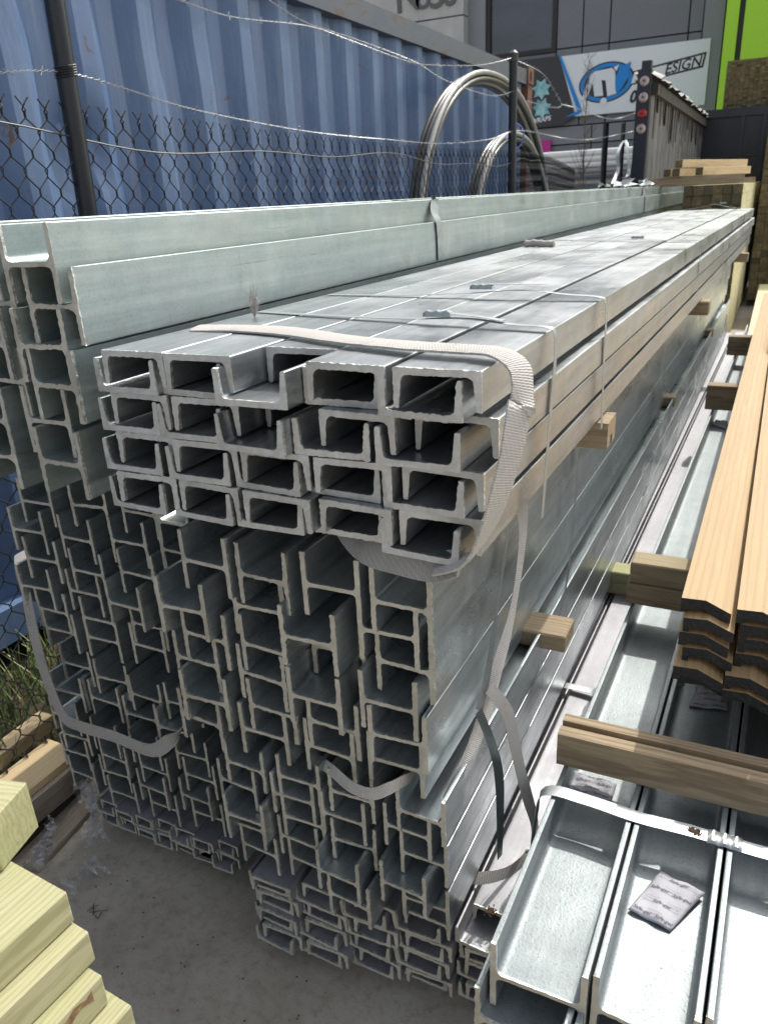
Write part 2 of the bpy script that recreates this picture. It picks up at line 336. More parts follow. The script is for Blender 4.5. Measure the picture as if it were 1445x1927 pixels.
# ------------------------------------------------------------------ ground
b = MB(); b.add([(-150, -150, 0), (150, -150, 0), (150, 150, 0), (-150, 150, 0)], [(0, 1, 2, 3)])
tag(b.build('ground', CONC), 'grey stained concrete yard floor', kind='structure')
b = MB(); n = 26
pts = [(-3.1, -1), (-1.66, -1)] + [(-1.66 - .06 * math.sin(i * 1.7) - .05 * random.random(), -1 + i * .5) for i in range(1, n)] + [(-3.1, 12)]
b.prism([(x, y) for x, y in pts], .002, .022, axis=2)
tag(b.build('soil_strip', SOIL), 'bare soil strip along the fence', kind='structure')
b = MB()
for i in range(5200):
    x = random.uniform(-2.42, -1.74); y = random.uniform(.3, 4.6)
    if x > -1.8 and random.random() < .5: continue
    if random.random() < .35 * (.5 + .5 * math.sin(x * 9 + y * 5)): continue
    h = random.uniform(.05, .2) * random.choice((.6, 1, 1, 1.35)); a = random.uniform(0, 6.28); lean = random.uniform(.15, .9) * h
    wd = random.uniform(.0018, .0045); p = Vector((x, y, .02)); d = Vector((math.cos(a), math.sin(a), 0)); u = Vector((-d.y, d.x, 0)) * wd
    q = p + Vector((0, 0, h * .55)) + d * lean * .3; r = p + Vector((0, 0, h * .95)) + d * lean
    b.add([p - u, p + u, q + u * .8, q - u * .8, r], [(0, 1, 2, 3), (3, 2, 4)])
tag(b.build('grass', GRASS), 'tufts of rough green grass along the fence', 'grass', kind='stuff')

# ------------------------------------------------------------------ buildings behind
YB = 26.0
def bp(px, py, y=YB): p = at(px, py, 1, y); return p.x, p.z
office = tag(empty('office_building', (-5, YB, 0)), 'dark grey panelled office building carrying the wide white sign', 'building')
def part(mb, name, m, par, sm=None):
    o = mb.build(name, m, par, sm); o.matrix_parent_inverse = Matrix.Translation(par.location).inverted() if par.parent is None and par.type == 'EMPTY' else Matrix.Identity(4); return o
def pz(par):   # parent keeps child in world coordinates
    return par
xl, _ = bp(872, 60); xr, _ = bp(1357, 100)
b = MB(); b.box(xl, xr, YB + .12, YB + 8, 0, 12); part(b, 'wall', JOINT, office)
xa, _ = bp(916, 40); xb, _ = bp(1048, 40); xc, _ = bp(1097, 40); xd, _ = bp(1148, 40); xe, _ = bp(1297, 30); zj = bp(1150, 80)[1]; zw = bp(980, 106)[1]; zs = bp(1200, 226)[1]
def panel(x0, x1, z0, z1, m=GREY, d=.0): b = MB(); b.box(x0 + .02, x1 - .02, YB - d, YB + .119, z0 + .02, z1 - .02); part(b, 'panel', m, office)
panel(xl, xa, 0, 12, GREY2, .1)
for x0, x1 in ((xb, xc), (xc, xd), (xd, xe), (xe, xr - .55)):
    panel(x0, x1, zj, 12); panel(x0, x1, zs, zj)
panel(xa, xb, zs, zw); panel(xr - .55, xr, 0, 12, GREY2, .12)
zs2 = bp(1200, 262)[1]
for x0, x1 in ((xa, xb - .6), (xb - .6, xc + .4), (xc + .4, xd + .6), (xd + .6, xr - .55)): panel(x0, x1, zs2, zs, GREY2); panel(x0, x1, .5, zs2, GREY)
b = MB(); b.box(xa + .12, xb - .14, YB + .05, YB + .11, zw + .12, 11.8); win = part(b, 'window', GLASS, office)
b = MB(); 
for x0, x1, z0, z1 in ((xa, xa + .12, zw, 12), (xb - .14, xb, zw, 12), (xa + .12, xb - .14, zw, zw + .12)): b.box(x0, x1, YB - .04, YB + .118, z0, z1)
part(b, 'window_frame', SBLACK, win)
xm, zm = bp(1030, 268); b = MB(); b.box(xm - .35, xm + .13, YB - .14, YB - .05, zm - .35, zm + .06); tag(part(b, 'door_panel', PINK, office), 'bright magenta panel')

# sign board
sx0, sz0 = bp(980, 232); sx1, sz1 = bp(1338, 73); sz1 = 5.31; YS = YB - .16
sl, slz = bp(1080, 219, YS); szb = slz
sign = tag(empty('sign_board', (-4.5, YS, szb)), 'white sign board with blue and black emblem on the grey building', 'sign')
b = MB(); b.box(sl - .55, sx1, YS, YS + .1, szb, sz1); part(b, 'white_panel', SIGNW, sign)
dx0 = bp(985, 150)[0] - .9; zb2 = bp(1005, 240, YS)[1]
topx = bp(1057, 108)[0]; botx = bp(1092, 217)[0]
b = MB(); b.prism([(dx0, zb2), (botx - .5, zb2), (botx - .12, szb + .02), (topx - .05, sz1 + .02), (dx0, sz1 + .02)], YS - .02, YS - .004); part(b, 'charcoal_panel', SIGND, sign)
b = MB(); b.prism([(topx - .05, sz1), (topx + .02, sz1), (botx + .08, szb + .14), (botx - .02, szb + .04), (botx - .42, szb + .0), (botx - .06, szb + .14)], YS - .028, YS - .022); part(b, 'blue_edge', SBLUE, sign)
def ell(cx, cz, rx, rz, n=40, rot=0): return [(cx + rx * math.cos(a) * math.cos(rot) - rz * math.sin(a) * math.sin(rot), cz + rx * math.cos(a) * math.sin(rot) + rz * math.sin(a) * math.cos(rot)) for a in [2 * math.pi * i / n for i in range(n)]]
ex, ez = bp(1140, 155, YS); k = (bp(1240, 155, YS)[0] - ex) / 100.0     # metres for one photo pixel on the board
def flat(poly, name, m, d):
    b = MB(); b.prism(poly, YS - .002 - d - .004, YS - .002 - d); part(b, name, m, sign)
flat(ell(ex, ez, 53 * k, 35 * k, rot=.10), 'emblem_ring', SBLACK, 0); flat(ell(ex, ez, 50 * k, 32.5 * k, rot=.10), 'emblem_ring', SBLUE, .006)
flat(ell(ex, ez, 42 * k, 26 * k, rot=.10), 'emblem_ring', SBLACK, .012)
def pxy(pts): return [(ex + (x - 1140) * k, ez - (y - 155) * k) for x, y in pts]
flat(pxy([(1093, 183), (1108, 140), (1118, 134), (1150, 131), (1156, 137), (1161, 176), (1144, 180), (1139, 152), (1131, 150), (1136, 178), (1119, 178), (1114, 154), (1104, 181)]), 'emblem_letter', SIGNW, .020)
flat(pxy([(1153, 131), (1163, 127), (1159, 138)]), 'emblem_letter', SIGNW, .020)
flat(pxy([(1157, 150), (1164, 133), (1185, 124), (1183, 148), (1172, 166), (1164, 175), (1159, 172)]), 'emblem_letter', SBLUE, .026)
flat(ell(*pxy([(1137, 188)])[0], 6.5 * k, 6.5 * k, 20), 'emblem_dot', SIGNW, .02)
bx = pxy([(1190, 141), (1320, 122), (1316, 147), (1184, 165)])
flat(bx, 'letter_box', SBLACK, .0); flat(pxy([(1192, 144), (1316, 126), (1313, 144), (1188, 162)]), 'letter_box', SIGNW, .006)
FACE = lambda x, y, z, rot=0: Matrix.Translation((x, y, z)) @ Matrix.Rotation(rot, 4, 'Y') @ Matrix.Rotation(math.pi / 2, 4, 'X')
def sign_text(body, px, py, hpx, m=SBLACK, shear=.3, rot=-.13, bold=.004, par=None, y=None):
    (x, z), = pxy([(px, py)]); o = text_mesh('lettering', body, hpx * k * 1.4, m, par or sign, FACE(x, (y or YS) - .022, z, rot), shear, bold * 1.4)
    pr = par or sign; o.matrix_parent_inverse = Matrix.Translation(pr.location).inverted()
sign_text('S', 1199, 153, 17); sign_text('ESIGN', 1279, 141, 17); sign_text('0', 1192, 186, 20, bold=.01)
# teal star decals and their lettering
for (px, py, r) in ((1012, 155, 20), (1014, 190, 20)):
    (cx, cz), = pxy([(px, py)]); poly = []
    for i in range(14): a = math.pi * 2 * i / 14 + .3; rr = r * k * (1 if i % 2 == 0 else .62); poly.append((cx + rr * math.cos(a), cz + rr * math.sin(a)))
    b = MB(); b.prism(poly, YS - .03, YS - .024); part(b, 'star_decal', TEAL, sign)
sign_text('WRAPS', 1012, 211, 9, SIGNW, .2, -.09, .004)

conc = tag(empty('warehouse', (-11, YB - .5, 0)), 'pale painted concrete warehouse wall with building number letters', 'building')
x9 = bp(650, 60, YB - .5)[0] - 8; xq = bp(872, 60, YB - .5)[0]; zj2 = bp(830, 34, YB - .5)[1]
b = MB(); b.box(x9, xq, YB - .5, YB + 8, 0, zj2 - .02); part(b, 'wall_panel', CWALL, conc)
b = MB(); b.box(x9, xq, YB - .5, YB + 8, zj2 + .02, 13); part(b, 'wall_panel', CWALL, conc)
b = MB(); b.box(x9, xq - .02, YB - .44, YB + 7.9, zj2 - .02, zj2 + .02); part(b, 'joint', JOINT, conc)
for ch, px, py in (('N', 768, -3), ('o', 796, -4), ('5', 823, -10), ('0', 847, -14)):
    x, z = bp(px, py, YB - .5); o = text_mesh('lettering', ch, 1.12 if ch != 'o' else .95, LETTER, conc, FACE(x, YB - .52, z, -.03), 0, .012, .03); o.matrix_parent_inverse = Matrix.Translation(conc.location).inverted()

lime = tag(empty('lime_building', (1, 25, 0)), 'lime green clad building face with a black joint', 'building')
x0, _ = bp(1362, 60, 24.5); x1, _ = bp(1386, 60, 24.5)
b = MB(); b.box(x0, x1, 24.5, 32, 0, 12); part(b, 'corner_panel', LIME, lime)
b = MB(); b.box(x1, x1 + .14, 24.6, 32, 0, 12); part(b, 'joint', SBLACK, lime)
b = MB(); b.box(x1 + .14, x1 + 9, 24.45, 32, 0, 12); part(b, 'front_panel', LIME, lime)

# ------------------------------------------------------------------ container
XC = -2.46; Y0c, Y1c = -3.4, 8.6; ZB, ZT = .14, 2.77
cont = tag(empty('shipping_container', (XC - 1.2, 2.6, 0)), 'long blue corrugated shipping container with rust behind the fence', 'container')
def depth_at(y):
    u = (y % .36) / .36
    if u < .26: return 0.0
    if u < .5: return (u - .26) / .24 * .055
    if u < .76: return .055
    return (1 - (u - .76) / .24) * .055
b = MB(); ys = []; y = Y0c
while y < Y1c - .12: ys.append(y); y += .015
zs_ = [ZB + .14 + (ZT - .13 - ZB - .14) * i / 26 for i in range(27)]
dents = [(1.75, 1.95, .28, .03), (2.5, 1.9, .2, .035), (3.1, 2.35, .22, .025), (2.05, 2.5, .3, .02), (1.2, 1.5, .3, .02)]
vs = []
for y in ys:
    for z in zs_:
        d = -depth_at(y) + .004 * math.sin(z * 3.1 + y)
        for (dy, dz, r, a) in dents:
            q = ((y - dy) ** 2 + (z - dz) ** 2) / r / r
            if q < 4: d -= a * math.exp(-q * 2) * (1 + .6 * math.sin(9 * (z + y)))
        vs.append((XC + d, y, z))
nz = len(zs_); b.add(vs, [(i*nz+j, (i+1)*nz+j, (i+1)*nz+j+1, i*nz+j+1) for i in range(len(ys)-1) for j in range(nz-1)])
part(b, 'corrugated_side', BLUE, cont, 18)
b = MB(); b.box(XC - .07, XC + .03, Y0c, Y1c, ZT - .13, ZT); part(b, 'top_rail', RAIL, cont)
b = MB(); b.box(XC - .07, XC + .02, Y0c, Y1c, ZB, ZB + .14); part(b, 'bottom_rail', BLUE, cont)
b = MB(); b.box(XC - .12, XC + .035, Y1c - .12, Y1c + .04, ZB, ZT - .131); part(b, 'corner_post', RUST, cont)
b = MB(); b.box(XC - .17, XC + .045, Y1c - .14, Y1c + .05, ZT - .12, ZT + .02); cc = part(b, 'corner_casting', RUST, cont); CC = cc
b = MB(); b.prism(ell(Y1c - .05, ZT - .05, .03, .045, 14), XC + .046, XC + .05, axis=0); part(b, 'casting_hole', SBLACK, CC)
b = MB(); b.box(XC - 2.4, XC - .08, Y0c, Y1c, ZB, ZT - .02); part(b, 'body', BLUE, cont)
for y in (Y0c + .2, 2.4, Y1c - .3):
    b = MB(); b.box(XC - .4, XC - .02, y - .15, y + .15, 0, ZB); part(b, 'support_block', GREYW, cont)

# ------------------------------------------------------------------ fence
XF = -1.8
fence = tag(empty('chain_link_fence', (XF, 4, 0)), 'black chain link fence with barbed wire in front of the blue container', 'fence')
def fpart(mb, name, m, sm=None): return part(mb, name, m, fence, sm)
p_top = at(103, 0, 0, XF); p_mid = at(163, 380, 0, XF); d = (p_top - p_mid); 
b = MB(); b.tube([p_mid - d * (p_mid.z / d.z), p_mid, p_top, p_top + d * .6], .027, 16); fpart(b, 'post', FPOST, 40)
p2 = at(966, 100, 0, XF); b = MB(); b.tube([(XF, p2.y, 0), (XF, p2.y, p2.z - .03), (XF, p2.y, p2.z - .01), (XF, p2.y, p2.z)], [.03, .03, .028, .012], 16); fpart(b, 'post', FPOST, 40)
b = MB(); b.tube([(XF, p2.y, p2.z - .05), (XF, p2.y, p2.z + .0), (XF, p2.y, p2.z + .018)], [.033, .033, .012], 14); fpart(b, 'post_cap', TIEW, 40)
for (px, y) in ((1140, 10.2), (1173, 14.0)):
    p = at(px, 232, 1, y); b = MB(); b.tube([(p.x, y, 0), (p.x, y, p.z)], .035, 10); fpart(b, 'post', FPOST, 40)
b = MB(); W = .0355; ZM = 1.892
def mesh_top(y): return ZM - .03 * math.sin((y - 1.8) / 4.15 * math.pi) + (.035 if y < 1.8 else 0) * 0
def fx(y): return XF if y < 6 else XF - (y - 6) * .145
i0 = int(.6 / W); i1 = int(11.5 / W)
for i in range(i0, i1):
    y0 = i * W; top = mesh_top(y0); pts = []; n = 0; z = top; sg = 1 if i % 2 else -1
    step = .047
    while z > .1:
        yy = y0 + sg * (W * .54); pts.append((fx(yy) + (.003 if n % 2 else -.003) * sg, yy, z + .009)); pts.append((fx(yy), yy - sg * .003, z - .009)) if y0 < 4 else None
        sg = -sg; z -= step; n += 1
    b.tube(pts, .0022, 4 if y0 < 4 else 3, cap=False)
    if i % 2:
        yy = y0 + W * .5; x = fx(yy)
        b.tube([(x, yy, top), (x + .003, yy + .003, top + .012), (x - .003, yy - .003, top + .026), (x, yy - .02, top + .041)], .002, 4)
        b.tube([(x, yy, top), (x - .003, yy - .003, top + .012), (x + .003, yy + .003, top + .026), (x, yy + .02, top + .041)], .002, 4)
tag(fpart(b, 'wire_mesh', FWIRE), kind='stuff')
b = MB(); y = .6; pts = []
while y < 11.5:
    sag = .022 * math.sin(y * 2.1) + .012 * math.sin(y * 5.3); pts.append((fx(y) + .006, y, mesh_top(y) - .034 + sag)); y += .1
b.tube(pts, .0023, 5, cap=False); fpart(b, 'line_wire', TIEW)
b = MB()
for k in range(5):   # wire ties on the near post
    z = 2.0 + .006 * k; c = p_mid + d * ((z - p_mid.z) / d.z); b.tube([(c.x + .03 * math.cos(a), c.y + .03 * math.sin(a), z + .006 * math.sin(a * 1.0)) for a in [2 * math.pi * i / 14 for i in range(14)]], .0018, 4, closed=True)
fpart(b, 'wire_tie', FWIRE)
def barbed(pxs, name='barbed_wire', x=None):
    P = spline([at(px, py, 0, XF + dx) for (px, py, dx) in pxs], 14); L = 0; out = [[], []]; bb = MB(); nxt = .03; dense = []
    for i in range(len(P) - 1):
        m_ = max(2, int((P[i+1] - P[i]).length / .012))
        for j in range(m_): dense.append(P[i].lerp(P[i+1], j / m_))
    dense.append(P[-1])
    for i, p in enumerate(dense):
        if i: L += (p - dense[i-1]).length
        for s_ in (0, 1):
            a = L / .045 * 2 * math.pi + s_ * math.pi; out[s_].append(p + Vector((math.cos(a), 0, math.sin(a))) * .002)
        if L > nxt:
            nxt += .105 + random.uniform(-.015, .015)
            for s_ in (1, -1):
                u = Vector((random.uniform(-1, 1), random.uniform(-.5, .5), random.uniform(.2, 1))).normalized() * .016; bb.tube([p - u, p + u], .0011, 4)
    for s_ in (0, 1): bb.tube(out[s_], .0012, 4, cap=False)
    fpart(bb, name, BARB)
barbed([(-60, 142, 0), (0, 137, 0), (60, 133, 0), (135, 138, 0), (240, 168, 0), (350, 202, 0), (480, 230, 0), (600, 250, 0), (723, 262, 0), (830, 270, 0), (920, 262, 0), (985, 246, 0), (1100, 263, -.1), (1196, 246, -.2)])
barbed([(300, -12, 0), (345, 2, 0), (440, 32, 0), (580, 49, 0), (660, 76, 0), (760, 113, 0), (810, 122, 0), (905, 122, 0), (962, 109, 0)])
barbed([(490, -20, 0), (510, 2, 0), (580, 44, 0), (665, 72, 0), (780, 116, 0), (840, 152, 0), (925, 180, 0), (968, 170, 0)])
barbed([(968, 112, 0), (1020, 138, 0), (1045, 175, 0), (1056, 198, 0), (1038, 202, 0), (990, 190, 0)])
barbed([(1056, 196, 0), (1090, 205, -.1), (1150, 224, -.15), (1196, 212, -.2)])

# ------------------------------------------------------------------ conduit coils behind the fence
def coil(name, label, cy, cz, ay, az, x, tubes, tilt=0):
    root = tag(empty(name, (x, cy, 0)), label, 'pipe coil', 'pipe coils leaning behind the fence')
    for q in range(tubes):
        r = .019; ox = -.04 * (q % 3); oa = -.045 * (q // 3) - .012 * (q % 3)
        b = MB(); pts = []
        for i in range(72):
            a = 2 * math.pi * i / 72; e = abs(math.cos(a)) ** .92 * (1 if math.cos(a) >= 0 else -1)
            pts.append((x + ox + .25 * (cz - (cz + az * math.sin(a))) * .12, cy + (ay + oa) * e, cz + (az + oa) * math.sin(a)))
        b.tube(pts, r, 8, closed=True); part(b, 'pipe', POLY2 if q in (0, 4) else POLY, root, 60)  # lighter grey pipes stand in for the lit tops of black pipe
    return root
coil('pipe_coil', 'tall arched coil of black pipes, two painted lighter as highlights, behind the fence post', 6.55, 1.27, 1.66, 1.24, -2.1, 6)
c2 = coil('pipe_coil', 'smaller inner coil of black pipes, one painted lighter as a highlight, tied with blue rope', 6.85, 1.08, 1.15, 1.02, -2.02, 4)
b = MB(); q = at(957, 250, 0, -2.02); b.tube([(q.x + .05 * math.cos(a) + .02, q.y + .06 * math.cos(a) + .12, q.z - .02 + .09 * math.sin(a)) for a in [2 * math.pi * i / 16 for i in range(16)]], .006, 5, closed=True)
b.tube(spline([q + Vector((.06, -.2, -.02)), q + Vector((.06, -.17, -.15)), q + Vector((.06, -.05, -.36))], 6), .005, 5); b.tube([q + Vector((.06, -.28, -.06)), q + Vector((.06, -.15, -.02)), q + Vector((.06, .0, .02))], .006, 5)
part(b, 'rope_tie', TIE, c2)

# ------------------------------------------------------------------ truck tray
XT = -1.38
truck = tag(empty('truck_tray', (XT, 9, 0)), 'navy truck tray with corrugated side wall and round tail lights on its post', 'truck')
tp = lambda mb, n_, m, sm=None: part(mb, n_, m, truck, sm)
b = MB(); b.box(XT - .07, XT + .06, 9, 9.12, .5, 2.72); b.box(XT - .04, XT + .05, 9.01, 9.11, 2.72, 2.8); tp(b, 'corner_post', NAVY)
for i, (z, m_) in enumerate(((2.62, LENS_W), (2.475, LENS_W), (2.33, LENS_R), (2.19, LENS_W))):
    b = MB(); b.tube([(XT - .002, 9.0, z), (XT - .002, 8.985, z), (XT - .002, 8.97, z)], [.047, .045, .03], 18); l_ = tp(b, 'tail_light', m_, 40)
    b = MB(); b.tube([(XT - .002, 8.97, z), (XT - .002, 8.962, z)], [.014, .008], 10); part(b, 'light_boss', LENS_R if i == 2 else RAIL, l_)
b = MB(); prof = []; y = 9.13; n = 0
pts2 = []
while y < 15.0:
    pts2.append((XT + .045 + (.03 if n % 4 in (1, 2) else 0), y)); y += (.04 if n % 2 == 0 else .13); n += 1
b.add([(x, y, z) for x, y in pts2 for z in (.75, 2.5)], [(2*i, 2*i+2, 2*i+3, 2*i+1) for i in range(len(pts2)-1)]); b2 = tp(b, 'corrugated_side', CORR)
b = MB(); b.box(XT - .03, XT + .04, 9.12, 15, .7, 2.6); tp(b, 'side_frame', NAVY)
b = MB(); b.box(XT + .02, XT + .12, 9.12, 15, 2.5, 2.6); tp(b, 'top_rail', SOOT)
for i in range(26):
    y = 9.25 + i * .22; h = random.uniform(.12, .42); b = MB(); b.prism([(y, 2.5), (y + .1, 2.5), (y + .085, 2.5 - h * .8), (y + .05, 2.5 - h), (y + .02, 2.5 - h * .9)], XT + .076, XT + .082, axis=0); tp(b, 'soot_streak', SOOT)
b = MB(); n = 60; vs = []
for i in range(n):
    y = 9.05 + i * .1; zz = 2.66 + .02 * (i % 2) + .015 * math.sin(i * 1.3)
    vs += [(XT - .12, y, zz + .03), (XT + .06, y, zz + .02), (XT + .15 + .03 * math.sin(i * 2.1), y, zz - .035)]
b.add(vs, [(3*i+j, 3*i+j+1, 3*i+j+4, 3*i+j+3) for i in range(n-1) for j in (0, 1)]); so = tp(b, 'roof_sheet', SHEET)
sm_ = so.modifiers.new('t', 'SOLIDIFY'); sm_.thickness = .004
YH = 15.0
b = MB(); b.box(XT, XT + 4.2, YH, YH + .1, .6, 2.62); tp(b, 'headboard', NAVY)
b = MB(); b.box(XT - .02, XT + 4.3, YH - .06, YH + .14, 2.62, 2.74); tp(b, 'headboard_rail', NAVY)
for x in (XT + .66, XT + .98, XT + 2.0): b = MB(); b.box(x - .03, x + .03, YH - .05, YH, .6, 2.62); tp(b, 'headboard_rib', NAVY)
b = MB(); b.box(XT, XT + 4.2, YH - .03, YH, 2.02, 2.07); tp(b, 'headboard_rib', NAVY)

# ------------------------------------------------------------------ white pipes, fence weed, far stock
b0 = tag(empty('pvc_pipe_stack', (-4, 16, 0)), 'stack of long white plastic pipes seen through the fence', 'pipes')
x0p = at(1030, 290, 1, 16).x; x1p = at(1215, 275, 1, 16).x
for r_ in range(4):
    for c_ in range(2):
        b = MB(); b.tube([(x0p - 3, 16 + c_ * .18, 2.28 - r_ * .105), (x1p + 2, 16 + c_ * .18, 2.28 - r_ * .105)], .052, 12); part(b, 'pipe', PVC if r_ < 3 else POLY2, b0, 40)
b0 = tag(empty('steel_pipe_rack', (-4, 15.5, 0)), 'rack of dark steel pipes below the white pipes', 'pipes')
for r_ in range(5):
    b = MB(); b.tube([(x0p - 3, 15.7 + .05 * (r_ % 2), 1.86 - r_ * .1), (x1p + 2.5, 15.7 + .05 * (r_ % 2), 1.86 - r_ * .1)], .047, 10); part(b, 'pipe', POLY2 if r_ % 2 else RAIL, b0, 40)
b = MB(); b.box(x0p - 3, x1p + 2.5, 15.6, 16.4, .0, 1.35); part(b, 'base', RAIL, b0)
weed = tag(empty('dry_weed', (-1.96, 9, 0)), 'dry leafless weed standing behind the fence wires', 'plant')
b = MB(); base = Vector((-1.98, 9, 0)); tip = Vector((-1.94, 9, 2.85)); b.tube(spline([base, base.lerp(tip, .4) + Vector((.03, 0, 0)), base.lerp(tip, .75), tip], 5), [.009 - .0004 * i for i in range(16)], 5)
part(b, 'stem', TWIG, weed); b = MB()
for i in range(90):
    t = random.uniform(.45, 1); p = base.lerp(tip, t); a = random.uniform(0, 6.28); L_ = random.uniform(.06, .28) * (1.25 - t) * 1.6
    q = p + Vector((math.cos(a) * L_ * .55, math.sin(a) * L_ * .55, L_)); b.tube([p, p.lerp(q, .5) + Vector((0, 0, -.01)), q], [.003, .002, .001], 3)
    for j in range(2): r_ = p.lerp(q, random.uniform(.4, .9)); b.tube([r_, r_ + Vector((random.uniform(-.05, .05), random.uniform(-.05, .05), random.uniform(.02, .07)))], .0012, 3)
part(b, 'twigs', TWIG, weed)

def timber_pack(label, x0, x1, z0, z1, y0, L, nx, nzv, m_side, group=None, hole=0, bearer=True):
    root = tag(empty('timber_pack', ((x0 + x1) / 2, y0, z0)), label, 'timber pack', group)
    wv = (x1 - x0) / nx; hv = (z1 - z0) / nzv; mb = MB(); mb.box(-wv * .485, wv * .485, 0, L, -hv * .485, hv * .485); me = mb.mesh('plank')
    me.polygons[2].material_index = 1
    me.materials.append(m_side); me.materials.append(PACKEND)
    for i in range(nx):
        for j in range(nzv):
            o = bpy.data.objects.new('plank', me); COL.objects.link(o); o.parent = root
            o.location = (x0 + (i + .5) * wv - root.location.x, random.uniform(-.025, .025), z0 + (j + .5) * hv - z0)
    return root
def woody(m):      # grain along world Y for packs and boards
    return m
PACK_Y = wood('pack_pine_long', (.60, .55, .31), (.68, .62, .39), (.47, .41, .20), .65, green=.3, knots=False)
for mt in (PACK_Y,):
    for nd in mt.node_tree.nodes:
        if nd.type == 'TEX_WAVE': nd.bands_direction = 'X'
        if nd.type == 'MAPPING': s0 = list(nd.inputs['Scale'].default_value); nd.inputs['Scale'].default_value = (s0[1], s0[0], s0[2])
timber_pack('tall pack of treated pine behind the end of the channel bundle', -.86, -.335, .08, 1.63, 8.45, 6.2, 6, 17, PACK_Y)
timber_pack('high pack of thin dark-ended timber above the navy headboard', -1.07, .35, 2.76, 3.46, 15.3, 4, 20, 22, PACK_Y)
timber_pack('dark-ended timber pack standing beside the navy tray at the right edge', -.27, .8, .1, 2.35, 12.2, 2.5, 10, 24, PACK_Y)
timber_pack('low wide pack of pine lying on the yard beyond the cladding boards', -.12, 1.0, .02, .42, 7.2, 4, 8, 5, PACK_Y)
def plank(name, label, cat, L, w_, h, loc, rot, m, group=None, mend=None, parent=None, bev=.0016):
    """a board with its length along local X, centre of the underside at the origin of length start"""
    bm = bmesh.new(); bmesh.ops.create_cube(bm, size=1); bmesh.ops.scale(bm, vec=(L, w_, h), verts=bm.verts); bmesh.ops.translate(bm, vec=(L / 2, 0, h / 2), verts=bm.verts)
    bmesh.ops.bevel(bm, geom=bm.edges[:], offset=bev, segments=1, affect='EDGES')
    me = bpy.data.meshes.new(name); bm.to_mesh(me); bm.free()
    if mend:
        me.materials.append(m); me.materials.append(mend)
        for p in me.polygons:
            if abs(p.normal.x) > .95: p.material_index = 1
    o = link(name, me, [m], parent, loc, rot)
    if label: tag(o, label, cat, group)
    return o
HP = math.pi / 2
plank('timber_beam', 'brown beam laid across the top of the tall pine pack', 'timber', .86, .09, .085, (-1.2, 8.55, 1.632), (0, 0, .03), DUN)
plank('timber_beam', 'thin reddish beam poking out right of the tall pack', 'timber', .6, .06, .05, (-.85, 8.75, 1.632), (0, 0, .06), DUN)
for (dx, dz, y, L, lab) in ((-1.03, 1.72, 8.5, 1.2, 'lower left offcut on the beam'), (-.945, 1.72, 8.48, 1.4, 'pale offcut in the middle of the beam'), (-.93, 1.795, 8.5, 1.5, 'topmost pale offcut lying on the others'), (-.74, 1.72, 8.5, 1.1, 'right-hand offcut on the beam')):
    plank('timber_offcut', lab + ' above the tall pine pack', 'timber', L, .075, .07, (dx, y, dz), (0, 0, HP - .35), PLANK, 'offcuts on the tall pine pack', PACKEND)
b = MB()
for i in range(26):
    p = Vector((-1.2 + random.uniform(-.05, .05), random.uniform(6.2, 9.6), 1.655)); a = random.uniform(0, 6.28); s_ = random.uniform(.03, .12)
    b.add([p, p + Vector((math.cos(a) * s_, math.sin(a) * s_, .01)), p + Vector((math.cos(a + 1) * s_, math.sin(a + 1) * s_, random.uniform(.02, .07))), p + Vector((0, .03, random.uniform(.01, .05)))], [(0, 1, 2), (0, 2, 3)])
tag(b.build('foil_scraps', SHINE), 'scraps of shiny wrapping on top of the pale green beams', 'foil', kind='stuff')
q = at(1165, 340, 0, -1.2)
ribbon('loose_strap', [q + Vector((0, -.3, -.02)), q + Vector((0, -.1, .08)), q + Vector((0, -.15, .2)), q + Vector((0, .12, .3)), q + Vector((0, .35, .2)), q + Vector((0, .4, .05)), q + Vector((0, .1, .02))], [(1, 0, .1), (1, .3, .2), (1, 0, .5), (.8, .3, .3), (1, 0, 0), (1, .2, .1), (1, 0, .2)], .026, .002, SHINE)
tag(bpy.data.objects[-1] if False else bpy.data.objects['loose_strap'], 'curled shiny steel band standing on the far green beams', 'strap')

# ------------------------------------------------------------------ steel sections
def rounded(P, n=4):
    out = []; N = len(P)
    for i, (x, z, r) in enumerate(P):
        if r <= 0: out.append((x, z)); continue
        p = Vector((x, z)); a = (Vector(P[i-1][:2]) - p).normalized(); c = (Vector(P[(i+1) % N][:2]) - p).normalized()
        ang = a.angle(c); t = r / math.tan(ang / 2); bis = (a + c).normalized(); ctr = p + bis * (r / math.sin(ang / 2))
        s0 = p + a * t - ctr; s1 = p + c * t - ctr; a0 = math.atan2(s0.y, s0.x); a1 = math.atan2(s1.y, s1.x); dlt = (a1 - a0 + math.pi) % (2 * math.pi) - math.pi
        for k in range(n + 1): an = a0 + dlt * k / n; out.append((ctr.x + r * math.cos(an), ctr.y + r * math.sin(an)))
    return out
def resample(P, step):
    out = []
    for i in range(len(P)):
        a = Vector(P[i]); c = Vector(P[(i+1) % len(P)]); m_ = max(1, int((c - a).length / step))
        for j in range(m_): q = a.lerp(c, j / m_); out.append((q.x, q.y))
    return out
def sec_H(D, bf, tf, tw, r=.009):
    e = .0016; x = D / 2; y = bf / 2; w2 = tw / 2
    return rounded([(-x, -y, e), (-x+tf, -y, e), (-x+tf, -w2, r), (x-tf, -w2, r), (x-tf, -y, e), (x, -y, e), (x, y, e), (x-tf, y, e), (x-tf, w2, r), (-x+tf, w2, r), (-x+tf, y, e), (-x, y, e)])
